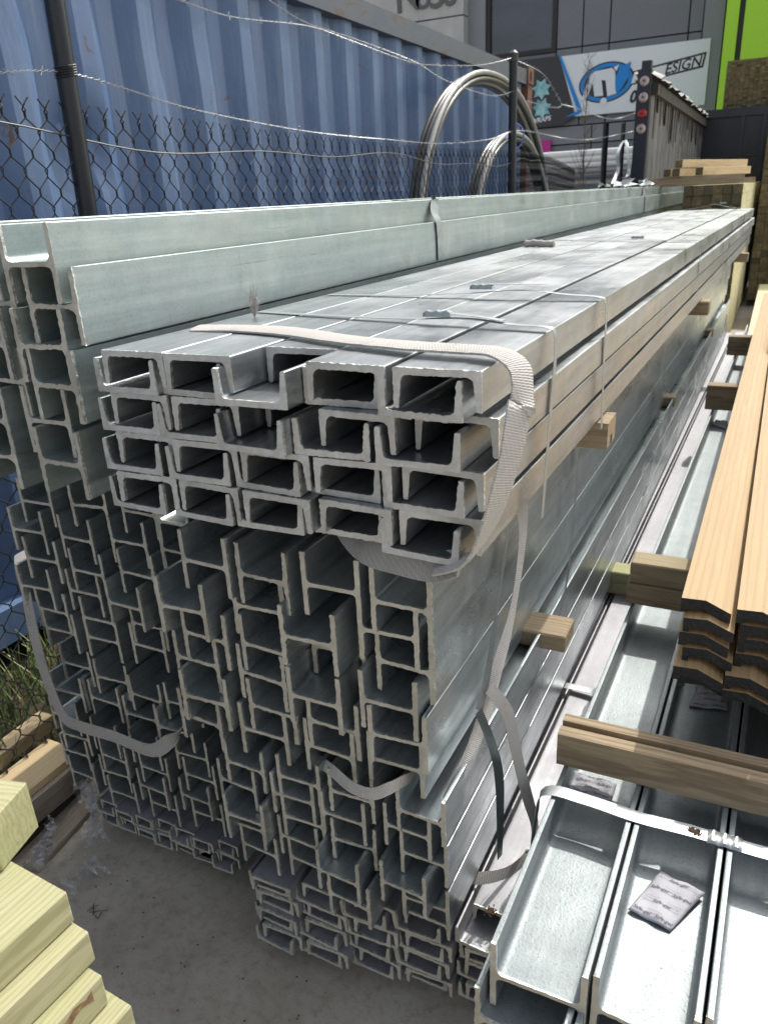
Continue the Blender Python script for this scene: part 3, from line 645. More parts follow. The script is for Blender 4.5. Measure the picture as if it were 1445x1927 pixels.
def sec_C(W_, bf, tf, tw, up=False, r=.009):
    x = W_ / 2; e = .0022; P = [(-x, -bf, e), (-x+tf*.62, -bf, e), (-x+tf, -tw, r), (x-tf, -tw, r), (x-tf*.62, -bf, e), (x, -bf, e), (x, 0, e), (-x, 0, e)]
    if up: P = [(a, -b_, r_) for a, b_, r_ in P][::-1]
    return rounded(P)
def bar(name, sec, L, x, y, z, yaw, m, mend, rag=.0011, step=.006, bow=0):
    P = resample(sec, step); n = len(P); cx = sum(p[0] for p in P) / n
    nor = []
    for i in range(n):
        t = Vector(P[(i+1) % n]) - Vector(P[i-1]); t = t.normalized() if t.length else Vector((1, 0)); nor.append((t.y, -t.x))
    j = [0.0] * n; v = 0; rag *= random.choice((.3, .45, .65, .9, 1.2))
    for i in range(n): v = .15 * v + random.uniform(-rag, rag); j[i] = v
    vs = []; tilt = random.uniform(-.004, .004)
    for k, (yy, s_) in enumerate(((0, 1), (.0035, .55), (.012, 0), (L * .5, 0), (L, 0))):
        for i, (a, b_) in enumerate(P):
            o_ = j[i] * s_; vs.append((a + nor[i][0] * o_ + (bow if k == 3 else 0), yy + (tilt * a / .06 + random.uniform(-.0004, .0004) if k == 0 else 0), b_ + nor[i][1] * o_))
    fs = []; mi = []
    for k in range(4):
        for i in range(n): i2 = (i+1) % n; fs.append((k*n+i2, k*n+i, (k+1)*n+i, (k+1)*n+i2)); mi.append(2 if k == 0 else 0)
    fs += [tuple(range(n)), tuple(4*n+i for i in range(n-1, -1, -1))]; mi += [1, 1]
    me = bpy.data.meshes.new(name); me.from_pydata(vs, [], fs); me.polygons.foreach_set('material_index', mi)
    bm = bmesh.new(); bm.from_mesh(me); bmesh.ops.recalc_face_normals(bm, faces=bm.faces); bm.to_mesh(me); bm.free()
    smooth(me, 32); me.materials.append(m); me.materials.append(mend); me.materials.append(BURR_GLINT)
    o = bpy.data.objects.new(name, me); COL.objects.link(o); o.location = (x, y, z); o.rotation_euler = (0, 0, -math.atan(yaw)); return o
COLW = ['leftmost', 'second', 'third', 'fourth', 'fifth', 'sixth', 'seventh']; ROWW = ['top', 'second', 'third', 'fourth', 'fifth', 'sixth', 'seventh']
def scaled(x, z, y, ym): s_ = y / ym; return x * s_, 1.65 - (1.65 - z) * s_

# A: nested channels, upper bundle ------------------------------------
YA = .96; kA = YA / .93; LA = 6.6; YAW_A = .0195
A_N = [[-.903, -.775, -.646, -.505, -.373], [-.910, -.778, -.648, -.495, -.360], [-.914, -.785, -.653, -.503, -.372], [-.920, -.788, -.656, -.505, -.376]]
A_U = [[-.923, -.797, -.672, -.527, -.397], [-.938, -.807, -.680, -.535, -.402], [-.944, -.802, -.673, -.530, -.400], [-.946, -.807, -.680, -.532, -.403]]
OFF = {('n', 0, 2): .085, ('u', 0, 2): -.02, ('n', 1, 2): .07, ('u', 1, 2): -.025, ('n', 2, 2): -.012, ('n', 3, 2): -.015, ('u', 0, 4): -.012, ('u', 1, 3): -.006, ('n', 1, 4): .03, ('u', 1, 4): -.01, ('n', 2, 4): .012, ('u', 3, 4): -.014, ('n', 3, 4): .012, ('u', 0, 0): -.006, ('u', 0, 3): .022, ('u', 2, 3): .018, ('u', 3, 3): .02}
ZA = 1.4425; PA = .0705
for r_ in range(4):
    for c_ in range(5):
        for kind, X in (('n', A_N), ('u', A_U)):
            zz = ZA - r_ * PA - (c_ - 2) * .001 - (PA - .0012 if kind == 'u' else 0)
            x_, z_ = scaled(X[r_][c_] + (0, 0, .004, -.012, -.007)[c_], zz, YA, .93)
            o = bar('steel_channel', sec_C(.1305, .0580, .0128, .0102, kind == 'u'), LA, x_, YA + OFF.get((kind, r_, c_), 0) + random.uniform(-.006, .006), z_, YAW_A, GALV_A, END_A, rag=.0009, step=.0033)
            tag(o, 'galvanised channel %s, %s row, %s from the left in the upper channel bundle' % ('opening downwards' if kind == 'n' else 'opening upwards', ROWW[r_], COLW[c_]), 'steel channel', 'upper bundle of nested channels')

# B: H beams under the channels ---------------------------------------
YBm = 1.0; YAW_B = .013; LB = 7.0
B_ = [[(-.822, 1.0775), (-.702, 1.0715), (-.571, 1.077), (-.448, 1.0695)],
      [(-.872, .989), (-.728, 1.000), (-.608, .985), (-.479, 1.0055)],
      [(-.848, .9235), (-.715, .9305), (-.571, .919), (-.4545, .947)],
      [(-.883, .859), (-.728, .868), (-.6145, .857), (-.479, .876)],
      [(-.8565, .794), (-.717, .797), (-.591, .7985), (-.464, .813)],
      [(-.8855, .733), (-.741, .740), (-.6025, .7405), (-.474, .751)]]
B_[2][2] = (-.600, .921)
OFFB = {(0, 0): .0, (1, 0): -.02, (1, 2): -.02, (2, 2): .06, (3, 2): -.015, (3, 0): .01, (4, 0): -.012, (1, 1): .015, (2, 3): .02, (1, 3): .012, (5, 3): .01}
for r_, row in enumerate(B_):
    for c_, (x0, z0) in enumerate(row):
        x_, z_ = scaled(x0, z0, YBm, .93)
        o = bar('steel_beam', sec_H(.1145, .124, .0094, .0076), LB, x_, YBm + OFFB.get((r_, c_), 0) + random.uniform(-.005, .005), z_, YAW_B, GALV, END, rag=.0012, step=.005)
        tag(o, 'galvanised H beam, %s row, %s from the left in the middle bundle under the channels' % (ROWW[r_], COLW[c_]), 'steel beam', 'middle bundle of H beams')

# D: pale H beams upper left ------------------------------------------
YD = .965; LD = 10.3
D_ = [(-1.117, 1.576), (-1.0925, 1.506), (-1.126, 1.4385), (-1.109, 1.371), (-1.166, 1.297), (-1.130, 1.2265)]
offD = [0, .012, .0, -.005, .012, -.01]
for r_, (x0, z0) in enumerate(D_):
    x_, z_ = scaled(x0 - .003, z0, YD, .95)
    o = bar('steel_beam', sec_H(.1180, .131, .0096, .0082, .011), LD, x_, YD + offD[r_], z_, 0, GALV_D, END, rag=.0013, step=.005)
    tag(o, 'pale green galvanised H beam, %s in the right column of the upper left stack' % ('uppermost' if r_ == 0 else ROWW[r_] + ' from the top'), 'steel beam', 'pale beams of the upper left stack')
L_ = [(-1.2485, 1.580), (-1.243, 1.508), (-1.262, 1.440), (-1.258, 1.367), (-1.31, 1.292), (-1.313, 1.2195)]
for r_, (x0, z0) in enumerate(L_):
    x_, z_ = scaled(x0 - .012, z0, YD, .95)
    o = bar('steel_beam', sec_H(.1180, .131, .0096, .0082, .011), LD, x_, YD + .0 + (.02 if r_ in (1, 3) else 0), z_, 0, GALV_D, END, rag=.0013, step=.005)
    tag(o, 'pale green galvanised H beam, %s in the left column of the upper left stack, cut by the picture edge' % ('uppermost' if r_ == 0 else ROWW[r_] + ' from the top'), 'steel beam', 'pale beams of the upper left stack')

for r_, (x0, z0) in enumerate(L_):  # column out of view, added to shade the bundle below
    x_, z_ = scaled(x0 - .158, z0, YD, .95)
    o = bar('steel_beam', sec_H(.1180, .131, .0096, .0082, .011), LD, x_, YD + .03, z_, 0, GALV_D, END, step=.012)
    tag(o, 'pale green galvanised H beam, %s in the unseen outer column added to the upper left stack for shade' % ('uppermost' if r_ == 0 else ROWW[r_] + ' from the top'), 'steel beam', 'pale beams of the upper left stack')
# E: darker H beams left middle ---------------------------------------
YE = 1.11; LE = 7.5; ke = YE / 1.10
E_ = {'a': [(-1.452, 1.042), (-1.482, .974), (-1.454, .9055), (-1.484, .8345), (-1.462, .770), (-1.452, .7165)],
      'b': [(-1.297, 1.050), (-1.338, .971), (-1.319, .8935), (-1.347, .8355), (-1.314, .773), (-1.316, .720)],
      'c': [(-1.152, 1.053), (-1.186, .9835), (-1.158, .9205), (-1.187, .852), (-1.163, .7885), (-1.170, .7345)],
      'd': [(-1.042, 1.053), (-1.046, .989), (-1.044, .925), (-1.046, .861), (-1.042, .797), (-1.046, .735)]}
offE = {('a', 3): -.015, ('a', 1): -.005, ('c', 3): -.03, ('b', 1): .01, ('b', 4): -.005, ('c', 1): .01, ('a', 0): .02, ('b', 0): .02, ('c', 0): .025}
for ci, (ck, rows) in enumerate(E_.items()):
    for r_, (x0, z0) in enumerate(rows):
        x_, z_ = scaled(x0, z0 - r_ * .0012, YE, 1.10)
        o = bar('steel_beam', sec_H(.1045 if ck != 'd' else .088, .110, .0078, .0064, .008), LE, x_, YE + offE.get((ck, r_), 0) + random.uniform(-.006, .006), z_, .004, GALV, END, rag=.0011, step=.006)
        tag(o, 'shaded galvanised H beam, %s row, %s column from the left in the dark left bundle' % (ROWW[r_], COLW[ci]), 'steel beam', 'dark left bundle of H beams')
E2 = [[(-1.452, .597), (-1.338, .583), (-1.226, .565), (-1.112, .575)], [(-1.470, .531), (-1.362, .522), (-1.250, .505), (-1.128, .515)]]
for r_, row in enumerate(E2):
    for c_, (x0, z0) in enumerate(row):
        x_, z_ = scaled(x0, z0, YE, 1.10)
        o = bar('steel_beam', sec_H(.1045, .104, .0074, .0062, .008), LE, x_, YE + (.02 if r_ == 0 else 0) + random.uniform(-.01, .01), z_, .004, GALV, END, step=.006)
        tag(o, 'galvanised H beam, %s row, %s from the left, in the open rows behind the hanging sling' % (ROWW[r_], COLW[c_]), 'steel beam', 'open rows of beams behind the left sling')
# F: small H beams low left -------------------------------------------
Fc = [(-1.515, -1.495), (-1.378, -1.362), (-1.236, -1.222), (-1.098, -1.082)]
for c_, xs in enumerate(Fc):
    for r_ in range(4):
        x_, z_ = scaled(xs[r_ % 2], .425 - r_ * .0605 + (.012, -.012, 0, .018)[c_], YE, 1.10)
        o = bar('steel_beam', sec_H(.095, .102, .0068, .0058, .007), LE, x_, YE + random.uniform(-.014, .008), z_, .004, GALV, END, step=.006)
        tag(o, 'small galvanised H beam, %s row, %s from the left in the low bundle under the left sling' % (ROWW[r_], COLW[c_]), 'steel beam', 'low left bundle of small beams')
for c_ in range(7):
    for r_ in range(2):
        for kind in 'nu':
            x_, z_ = scaled(-1.425 + c_ * .064 - (.013 if kind == 'u' else 0), (.186 if r_ == 0 else .145) - (.040 if kind == 'u' else 0) - .003, YE, 1.10)
            o = bar('steel_channel', sec_C(.0625, .032, .0062, .0055, kind == 'u', .004), LE, x_, YE + random.uniform(-.014, .01), z_, .004, GALV_K, END, rag=.0008, step=.006)
            tag(o, 'little channel opening %s, %s row, number %s along the bottom of the left pile' % ('downwards' if kind == 'n' else 'upwards', ('upper', 'lower')[r_], ['one', 'two', 'three', 'four', 'five', 'six', 'seven'][c_]), 'steel channel', 'little channels under the left pile')
# C: H beams below B ---------------------------------------------------
YC = .985; kc = .985
Cc = [(-.862, -.892), (-.735, -.752), (-.628, -.648), (-.482, -.506)]
Cz = [.566, .506, .446, .386, .327]
for c_, xs in enumerate(Cc):
    for r_ in range(5):
        x_, z_ = scaled(xs[r_ % 2], Cz[r_] + (.0, .012, .0, .006)[c_] * (1 if r_ else 0) - .003, YC, 1.0)
        if c_ == 3: z_ += .012; x_ += .018 if r_ % 2 == 0 else .01
        if c_ == 2: x_ += .012
        o = bar('steel_beam', sec_H(.100, .105, .0078, .0064, .008), LB, x_, YC + (-.02 if (r_, c_) in ((2, 0), (4, 2), (3, 2), (3, 3)) else .012) + random.uniform(-.006, .006), z_, .0135, GALV, END, step=.005)
        tag(o, 'galvanised H beam, %s row, %s from the left in the lower bundle above the bottom channels' % (ROWW[r_], COLW[c_]), 'steel beam', 'lower bundle of H beams')
# K: bottom channels ---------------------------------------------------
for c_ in range(5):
    for r_ in range(4):
        for kind in 'nu':
            y_ = 1.0 + .014 * c_; x0 = -.824 + c_ * .1165 + (.0 if r_ % 2 == 0 else .006) + (.012 if c_ == 4 else 0); z0 = .272 - r_ * .0525 - (.0515 if kind == 'u' else 0)
            o = bar('steel_channel', sec_C(.104, .0415, .0098, .0078, kind == 'u', .007), LB + .3, (x0 - (.018 if kind == 'u' else 0)), y_ + (.045 if (c_, r_, kind) == (4, 0, 'n') else 0) + random.uniform(-.012, .012), z0, .021, GALV_K, END, rag=.001, step=.005)
            tag(o, 'grey channel opening %s, %s row, %s from left in the bottom bundle' % ('downwards' if kind == 'n' else 'upwards', ROWW[r_], COLW[c_]), 'steel channel', 'bottom bundle of channels')
# G: bright H beams at the right --------------------------------------
YG = .865; LG = 6.5
for c_ in range(6):
    for r_ in range(3):
        x_ = -.199 + c_ * .1655 - (.018 if r_ % 2 else 0); z_ = .432 - r_ * .0815
        o = bar('steel_beam', sec_H(.160, .146, .0105, .0085, .012), LG, x_, YG + (-.028 if r_ == 1 else 0) + .004 * c_, z_, .0225, GALV_G, END, rag=.0012, step=.006)
        tag(o, 'bright galvanised H beam, %s row, %s from the left in the right bundle under the timber' % (ROWW[r_], COLW[c_]), 'steel beam', 'bright right bundle of H beams')

# ------------------------------------------------------------------ dunnage
def dun(label, x0, x1, y, z, d=.085, h=.07, m=DUN, g=None, rz=0, notch=False):
    o = plank('timber_bearer', label, 'timber', x1 - x0, d, h, (x0, y, z), (0, 0, rz), m, g, bev=.004)
    if notch:
        b = MB(); L = x1 - x0
        b.prism([(-d/2, 0), (-d*.12, 0), (-d*.12, h*.36), (d*.12, h*.36), (d*.12, 0), (d/2, 0), (d/2, h), (-d/2, h)], 0, L, axis=0); o.data = b.mesh('timber_bearer'); o.data.materials.append(m)
    return o
GD = 'timber bearers between the steel bundles'
dun('notched timber bearer between the channels and the middle bundle, nearest', -1.0, -.292, 1.79, 1.089, .1, .062, g=GD, notch=True)
dun('small timber bearer under the channel bundle, farther back', -1.0, -.235, 3.9, 1.089, .1, .062, g=GD)
dun('far timber bearer under the channel bundle near its end', -.95, -.17, 6.6, 1.089, .1, .062, g=GD)
dun('notched timber bearer sticking out below the middle bundle, nearest', -1.0, -.338, 1.66, .640 - .037, .1, .045, g=GD)
dun('timber bearer sticking out below the middle bundle, second along', -1.0, -.36, 4.1, .60, .1, .05, g=GD)
dun('timber bearer sticking out below the middle bundle, farthest along', -1.0, -.33, 6.2, .60, .1, .05, g=GD)
dun('bearer on the floor under the bottom channels, in front', -1.05, -.30, 1.6, 0, .09, .058, GREYW, g=GD)
dun('bearer on the floor under the bottom channels, at the back', -1.05, -.30, 5.5, 0, .09, .058, GREYW, g=GD)
dun('bearer on the floor under the left pile', -1.6, -1.02, 1.6, 0, .09, .09, GREYW, g=GD)
dun('bearer on the floor under the right bundle, front', -.32, .75, 1.3, 0, .09, .19, GREYW, g=GD)
dun('bearer on the floor under the right bundle, back', -.32, .75, 5.0, 0, .09, .19, GREYW, g=GD)
dun('short pine block on the bottom channels, first beside the right bundle', -.42, -.262, 2.62, .27, .09, .09, PINE, g=GD)
dun('timber block between the lower bundle and the bottom channels', -.9, -.40, 1.9, .282, .09, .03, g=GD)
# bearers on the right bundle
o = plank('timber_bearer', 'grooved brown timber bearer lying across the right bundle in front', 'timber', .86, .075, .078, (-.285, 1.365, .5085), (0, 0, .012), DUN, GD)
b = MB(); b.prism([(-.0375, 0), (.0375, 0), (.0375, .078), (.012, .078), (.012, .064), (-.006, .064), (-.006, .078), (-.0375, .078)], 0, .86, axis=0); o.data = b.mesh('timber_bearer'); o.data.materials.append(DUN)
dun('lower of two stacked bearers under the front of the cladding', -.268, .75, 2.13, .5085, .085, .066, g=GD)
dun('upper of two stacked bearers under the front of the cladding', -.262, .75, 2.135, .5755, .085, .066, PINE_D, g=GD)
dun('bearer under the cladding, third from the front', -.235, .75, 4.45, .5085, .09, .132, g=GD)
dun('bearer under the cladding, far end', -.215, .75, 6.0, .5085, .09, .132, g=GD)

# ------------------------------------------------------------------ cladding boards
CLAD_Y = CLAD
for nd in CLAD_Y.node_tree.nodes:
    if nd.type == 'TEX_WAVE': nd.bands_direction = 'X'; nd.inputs['Distortion'].default_value = 3.0
    if nd.type == 'MAPPING': s0 = list(nd.inputs['Scale'].default_value); nd.inputs['Scale'].default_value = (s0[1], s0[0] * .8, s0[2])
csec = [(0, 0), (.047, .003), (.098, -.019), (.098, -.041), (.089, -.039), (.047, -.020), (.013, -.023), (.013, -.0315), (0, -.0315)]
def cboard(L):
    n = len(csec); m_ = MB(); m_.prism(csec, 0, L); me = m_.mesh('cladding_board'); me.materials.append(CLAD); me.materials.append(BLACKEND)
    for p in me.polygons:
        if abs(p.normal.y) > .9: p.material_index = 1
    return me
CB = [cboard(5.2), cboard(5.05), cboard(4.9)]
for c_ in range(7):  # outer columns out of view, added to reflect tan onto the channels
    for r_ in range(6):
        x_ = -.082 + c_ * .108 + random.uniform(-.012, .012) * (1 if r_ else .4) + (.012 if r_ % 2 else 0) - (.012 if r_ >= 4 else 0); z_ = .846 - r_ * .0335 + (-.004 if c_ == 1 else 0)
        o = bpy.data.objects.new('cladding_board', CB[(c_ + r_) % 3]); COL.objects.link(o); o.location = (x_, 1.515 + random.uniform(-.02, .02) + (.0 if r_ < 4 else -.02), z_); o.rotation_euler = (0, random.uniform(-.02, .02), -.0085 + random.uniform(-.002, .002))
        tag(o, 'cedar cladding board with black end, %s layer, %s column from the left' % (ROWW[r_], COLW[c_]), 'board', 'stacked cladding boards')
o = bpy.data.objects.new('cladding_board', CB[2]); COL.objects.link(o); o.location = (.04, 4.4, .886); o.rotation_euler = (0, .1, -.04); tag(o, 'loose cladding board lying askew on the far part of the cladding stack', 'board', 'stacked cladding boards')

# ------------------------------------------------------------------ steel straps
def clip(par, p, rz, L=.05, name='clip', w_=.022, h=.012):
    b = MB(); n = 9
    vs = []
    for i in range(n):
        u = i / (n - 1) - .5; hh = h * (.55 + .45 * abs(math.cos(u * 9)))
        for v, zf in ((-.5, .1), (-.42, 1), (.42, 1), (.5, .1)): vs.append((u * L, v * w_ * (1 - .12 * abs(math.sin(u * 9))), hh * zf))
    b.add(vs, [(4*i+j, 4*i+j+1, 4*i+j+5, 4*i+j+4) for i in range(n-1) for j in range(3)] + [(0, 1, 2, 3), (4*n-4, 4*n-3, 4*n-2, 4*n-1)])
    o = b.build(name, CLIP, par, 40); o.location = p; o.rotation_euler = (0, 0, rz); return o
GS = 'steel straps round the bundles'
def ax(y, side): return (-.318 if side else -1.02) + YAW_A * (y - YA)     # channel bundle side planes
def zt(x): return 1.4375 + .002
zA = 1.4365
def strapA(label, y, zc, dy=0, clipx=None, tail=None, down=.3, dyd=0):
    root = tag(empty('steel_strap', (ax(y, 1), y, zA)), label, 'strap', GS)
    xr = ax(y, 1)
    pts = [(-1.0 + YAW_A * y, y + dy, zA + .003), (-.8, y + dy * .7, zA + .004), (-.6, y + dy * .4, zA + zc * .6), (-.48, y + dy * .25, zA + zc), (-.38, y + dy * .1, zA + zc * .55), (xr - .012, y, zA + .006), (xr + .004, y, zA - .004), (xr + .007, y + dyd * .1, zA - .05), (xr + .007, y + dyd * .45, zA - down * .5), (xr + .008, y + dyd, zA - down)]
    sides = [(0, 1, 0)] * 10
    o = ribbon('band', pts, sides, .019, .0012, STRAP, root, 6); o.matrix_parent_inverse = Matrix.Translation(root.location).inverted()
    if clipx:
        c = clip(root, (clipx[0], y + dy * .3, zA + zc + .001), clipx[1]); c.matrix_parent_inverse = Matrix.Translation(root.location).inverted()
    if tail:
        t_o = ribbon('tail', tail, [(0, 1, 0)] * len(tail), .017, .0012, STRAP, root, 6); t_o.matrix_parent_inverse = Matrix.Translation(root.location).inverted()
    return root
strapA('steel strap with clip across the channels just behind the white sling', 1.27, .012, .12, (-.53, .1), [(-.52, 1.31, zA + .02), (-.45, 1.30, zA + .016), (-.40, 1.285, zA + .012)], .31, -.06)
strapA('second steel strap with raised dark clip and loose tail across the channels', 1.66, .018, .02, (-.57, .05), [(-.55, 1.665, zA + .03), (-.49, 1.67, zA + .03), (-.43, 1.69, zA + .028)], .28, .02)
strapA('steel strap with bright clip halfway along the channels', 3.42, .01, .3, (-.52, 0), None, .22, .05)
strapA('kinked steel strap over the far end of the channels', 7.1, .05, .2, (-.42, 0), None, .1, 0)
def band(label, pts, sides, w_=.019, m=STRAP, n=6, name='steel_strap', th=.0012, g=GS, cat='strap', noise=0):
    o = ribbon(name, pts, sides, w_, th, m, None, n, noise); tag(o, label, cat, g); return o
Y_ = (0, 1, 0)
for (y, lab, zb) in ((2.62, 'bright steel strap folded round the pale green beams, nearer', 1.40), (7.35, 'steel strap round the pale green beams, farther', 1.40)):
    band(lab, [(-1.33, y, 1.644), (-1.2, y + .02, 1.644), (-1.083, y + .035, 1.6435), (-1.0755, y + .03, 1.634), (-1.064, y - .01, 1.60), (-1.0495, y - .01, 1.57), (-1.0485, y, 1.53), (-1.0485, y + .005, 1.445)], [Y_] * 8, .052, m=STRAP)
def bx_(y): return -.4835 * 0 - .4275 + YAW_B * (y - 1.0) - .0 + .0       # right face of the middle bundle
bxr = lambda y: -.4165 + YAW_B * (y - 1.0)
band('thin steel strap down the side of the middle bundle beside the nearest notched bearer', [(bxr(1.95), 1.95, 1.085), (bxr(1.95) + .004, 1.95, .95), (bxr(1.93) + .006, 1.93, .8), (bxr(1.86) + .012, 1.86, .67), (bxr(1.72) + .02, 1.72, .60)], [Y_] * 5)
band('thin steel strap down the side of the middle bundle, farther back', [(bxr(3.6), 3.6, 1.085), (bxr(3.6) + .004, 3.6, .9), (bxr(3.55) + .006, 3.55, .62)], [Y_] * 3)
band('flat steel strap hanging down the near side of the middle bundle', [(-.405, 1.34, 1.10), (-.402, 1.33, 1.02), (-.402, 1.27, .90), (-.400, 1.22, .80), (-.40, 1.16, .73)], [(0, 1, .1), (0, 1, 0), (0, 1, 0), (.2, 1, 0), (.3, 1, 0)], .022)
band('dark steel strap tail dangling beside the middle bundle', [(-.395, 1.14, .745), (-.375, 1.17, .64), (-.37, 1.195, .55), (-.368, 1.20, .45), (-.366, 1.195, .335)], [(.3, 1, 0), (.5, 1, 0), (.8, .8, 0), (.6, 1, 0), (.2, 1, 0)], .020, CLIP)
band('steel strap end lying on the grey bottom channel', [(-.43, 1.93, .284), (-.36, 1.93, .288), (-.305, 1.925, .292), (-.295, 1.925, .31)], [Y_] * 4, .028)
# strap over the right bundle
rs_ = tag(empty('steel_strap', (-.28, 1.24, .508)), 'wide steel strap with crimped clip across the front of the right bundle', 'strap', GS)
zg = .5075; xo = lambda x: (x + .28, 0, 0)
pts = [(-.287, 1.15, .40), (-.293, 1.2, .47), (-.283, 1.24, zg), (-.2, 1.245, zg + .001), (-.1, 1.237, zg + .001), (.0, 1.24, zg + .0015), (.1, 1.237, zg + .001), (.3, 1.24, zg + .001), (.47, 1.245, zg)]
o = ribbon('band', pts, [Y_] * len(pts), .031, .0012, STRAP, rs_, 6); o.matrix_parent_inverse = Matrix.Translation(rs_.location).inverted()
b = MB(); n = 13; vs = []
for i in range(n):
    u = i / (n - 1) - .5; bulge = .0045 * (.5 + .5 * math.cos(u * 2 * math.pi * 3)); wdt = .037 * (1 - .13 * (.5 + .5 * math.cos(u * 2 * math.pi * 3)))
    vs += [(.055 + u * .06, 1.239 - wdt / 2, zg + .001), (.055 + u * .06, 1.239 - wdt * .42, zg + .003 + bulge), (.055 + u * .06, 1.239 + wdt * .42, zg + .003 + bulge), (.055 + u * .06, 1.239 + wdt / 2, zg + .001)]
b.add(vs, [(4*i+j, 4*i+j+1, 4*i+j+5, 4*i+j+4) for i in range(n-1) for j in range(3)]); part(b, 'clip', STRAP, rs_, 60)
b = MB()
for i in range(160):
    a = random.uniform(0, 6.28); r_ = abs(random.gauss(0, .006)); p = Vector((.0 + r_ * math.cos(a) * 1.2, 1.24 + r_ * math.sin(a) * .7, zg + .002)); s_ = random.uniform(.0006, .0018); b.box(p.x - s_, p.x + s_, p.y - s_, p.y + s_, p.z, p.z + s_)
tag(b.build('dirt_clump', DIRT), 'small brown dirt clump on the strap of the right bundle', 'dirt', kind='stuff')
b = MB(); q = at(922, 1716, 2, .272)
for i in range(180):
    a = random.uniform(0, 6.28); r_ = abs(random.gauss(0, .006)); p = Vector((q.x + r_ * math.cos(a), q.y + r_ * math.sin(a), .2725)); s_ = random.uniform(.0006, .0016); b.box(p.x - s_, p.x + s_, p.y - s_, p.y + s_, p.z, p.z + s_ * 1.5)
tag(b.build('dirt_clump', DIRT), 'brown dirt spot on the grey bottom channel', 'dirt', kind='stuff')

# ------------------------------------------------------------------ woven slings
GW = 'woven lifting slings'
zz = zA
band('white woven sling lying over the top of the channels and round their right corner',
     [(-.965, 1.165, zz + .004), (-.86, 1.165, zz + .006), (-.74, 1.14, zz + .008), (-.60, 1.085, zz + .008), (-.47, 1.045, zz + .010), (-.38, 1.035, zz + .010), (-.325, 1.02, zz + .010), (-.290, 1.005, zz - .008), (-.280, .985, zz - .05), (-.280, .97, 1.378), at(962, 850, 1, .95), at(940, 930, 1, .938), at(915, 1000, 1, .938), at(880, 1052, 1, .942), at(825, 1066, 1, .96)],
     [(.1, 1, .12), (.1, 1, .1), (.25, 1, .15), (.3, 1, .1), (.2, 1, .1), (.2, 1, .1), (.15, 1, .1), (.3, 1, .2), (.5, .9, 0), (.55, .85, 0), (.5, .9, 0), (.45, .9, 0), (.3, .95, .1), (.1, 1, .2), (0, 1, .3)], 0.040, WEB, 8, 'woven_sling', .006, GW, 'sling', .0008)
band('grimy folded end of the sling tucked under the channels', [at(868, 1058, 1, .95), at(820, 1066, 1, .965), at(750, 1052, 1, .985), at(690, 1032, 1, 1.02), (-.62, 1.08, 1.128), (-.70, 1.2, 1.135)], [(0, .8, .6), (0, .6, .8), (0, .5, .9), (0, .7, .7), (.1, 1, .3), (.2, 1, 0)], .05, WEB_D, 8, 'woven_sling', .006, GW, 'sling')
band('narrow sling hanging twisted down the side of the middle bundle', [(-.395, 1.40, 1.08), (-.396, 1.42, 1.0), (-.394, 1.385, .91), (-.394, 1.33, .83), (-.396, 1.25, .765), (-.398, 1.19, .71), (-.405, 1.12, .655), (-.425, 1.04, .605)], [(.8, .3, 0), (.5, 1, 0), (.2, 1, .1), (.3, 1, .1), (.7, .7, 0), (.9, .3, 0), (.6, .8, .2), (.3, 1, .2)], .024, WEB, 8, 'woven_sling', .003, GW, 'sling')
band('sling loop falling from the middle bundle on to the grey channel', [(-.39, 1.19, .765), (-.362, 1.215, .70), (-.352, 1.235, .62), (-.345, 1.26, .53), (-.335, 1.29, .43), (-.322, 1.31, .34), (-.32, 1.285, .288), (-.35, 1.215, .280), (-.40, 1.175, .280), (-.45, 1.165, .281)], [(.6, 1, 0), (.7, .8, 0), (.6, .9, 0), (.5, 1, 0), (.6, .9, 0), (.3, 1, .1), (.15, .9, .4), (.1, .7, .7), (0, .75, .65), (0, .8, .6)], .026, WEB, 8, 'woven_sling', .003, GW, 'sling')
q1 = [at(690, 1492, 1, .98), at(740, 1482, 1, .985)]
band('folded sling end poking out under the middle bundle', [at(590, 1425, 1, 1.06), at(625, 1450, 1, 1.0), at(660, 1480, 1, .972), at(700, 1494, 1, .965), at(735, 1482, 1, .975), at(757, 1470, 1, 1.0), at(775, 1462, 1, 1.05)], [(.2, .6, .8), (.1, .5, .9), (.1, .4, .9), (0, .35, 1), (.1, .4, .9), (0, .7, .7), (0, 1, .2)], .022, WEB, 8, 'woven_sling', .003, GW, 'sling')
band('broad grey sling hanging in a loop round the lower left pile', [at(40, 1040, 1, 1.25), at(46, 1090, 1, 1.13), at(62, 1180, 1, 1.085), at(86, 1270, 1, 1.075), at(118, 1345, 1, 1.065), at(150, 1366, 1, 1.06), at(215, 1386, 1, 1.06), at(285, 1412, 1, 1.065), at(322, 1392, 1, 1.08), at(350, 1362, 1, 1.12), at(378, 1335, 1, 1.2)], [(1, -.3, .2), (1, -.2, .1), (1, 0, .12), (1, 0, .25), (.85, 0, .5), (.4, 0, 1), (.28, 0, 1), (.3, .1, 1), (.5, .4, .8), (.3, .8, .5), (.2, 1, .3)], .036, WEB_D, 8, 'woven_sling', .004, GW, 'sling')
for nd in WEB_D.node_tree.nodes: pass
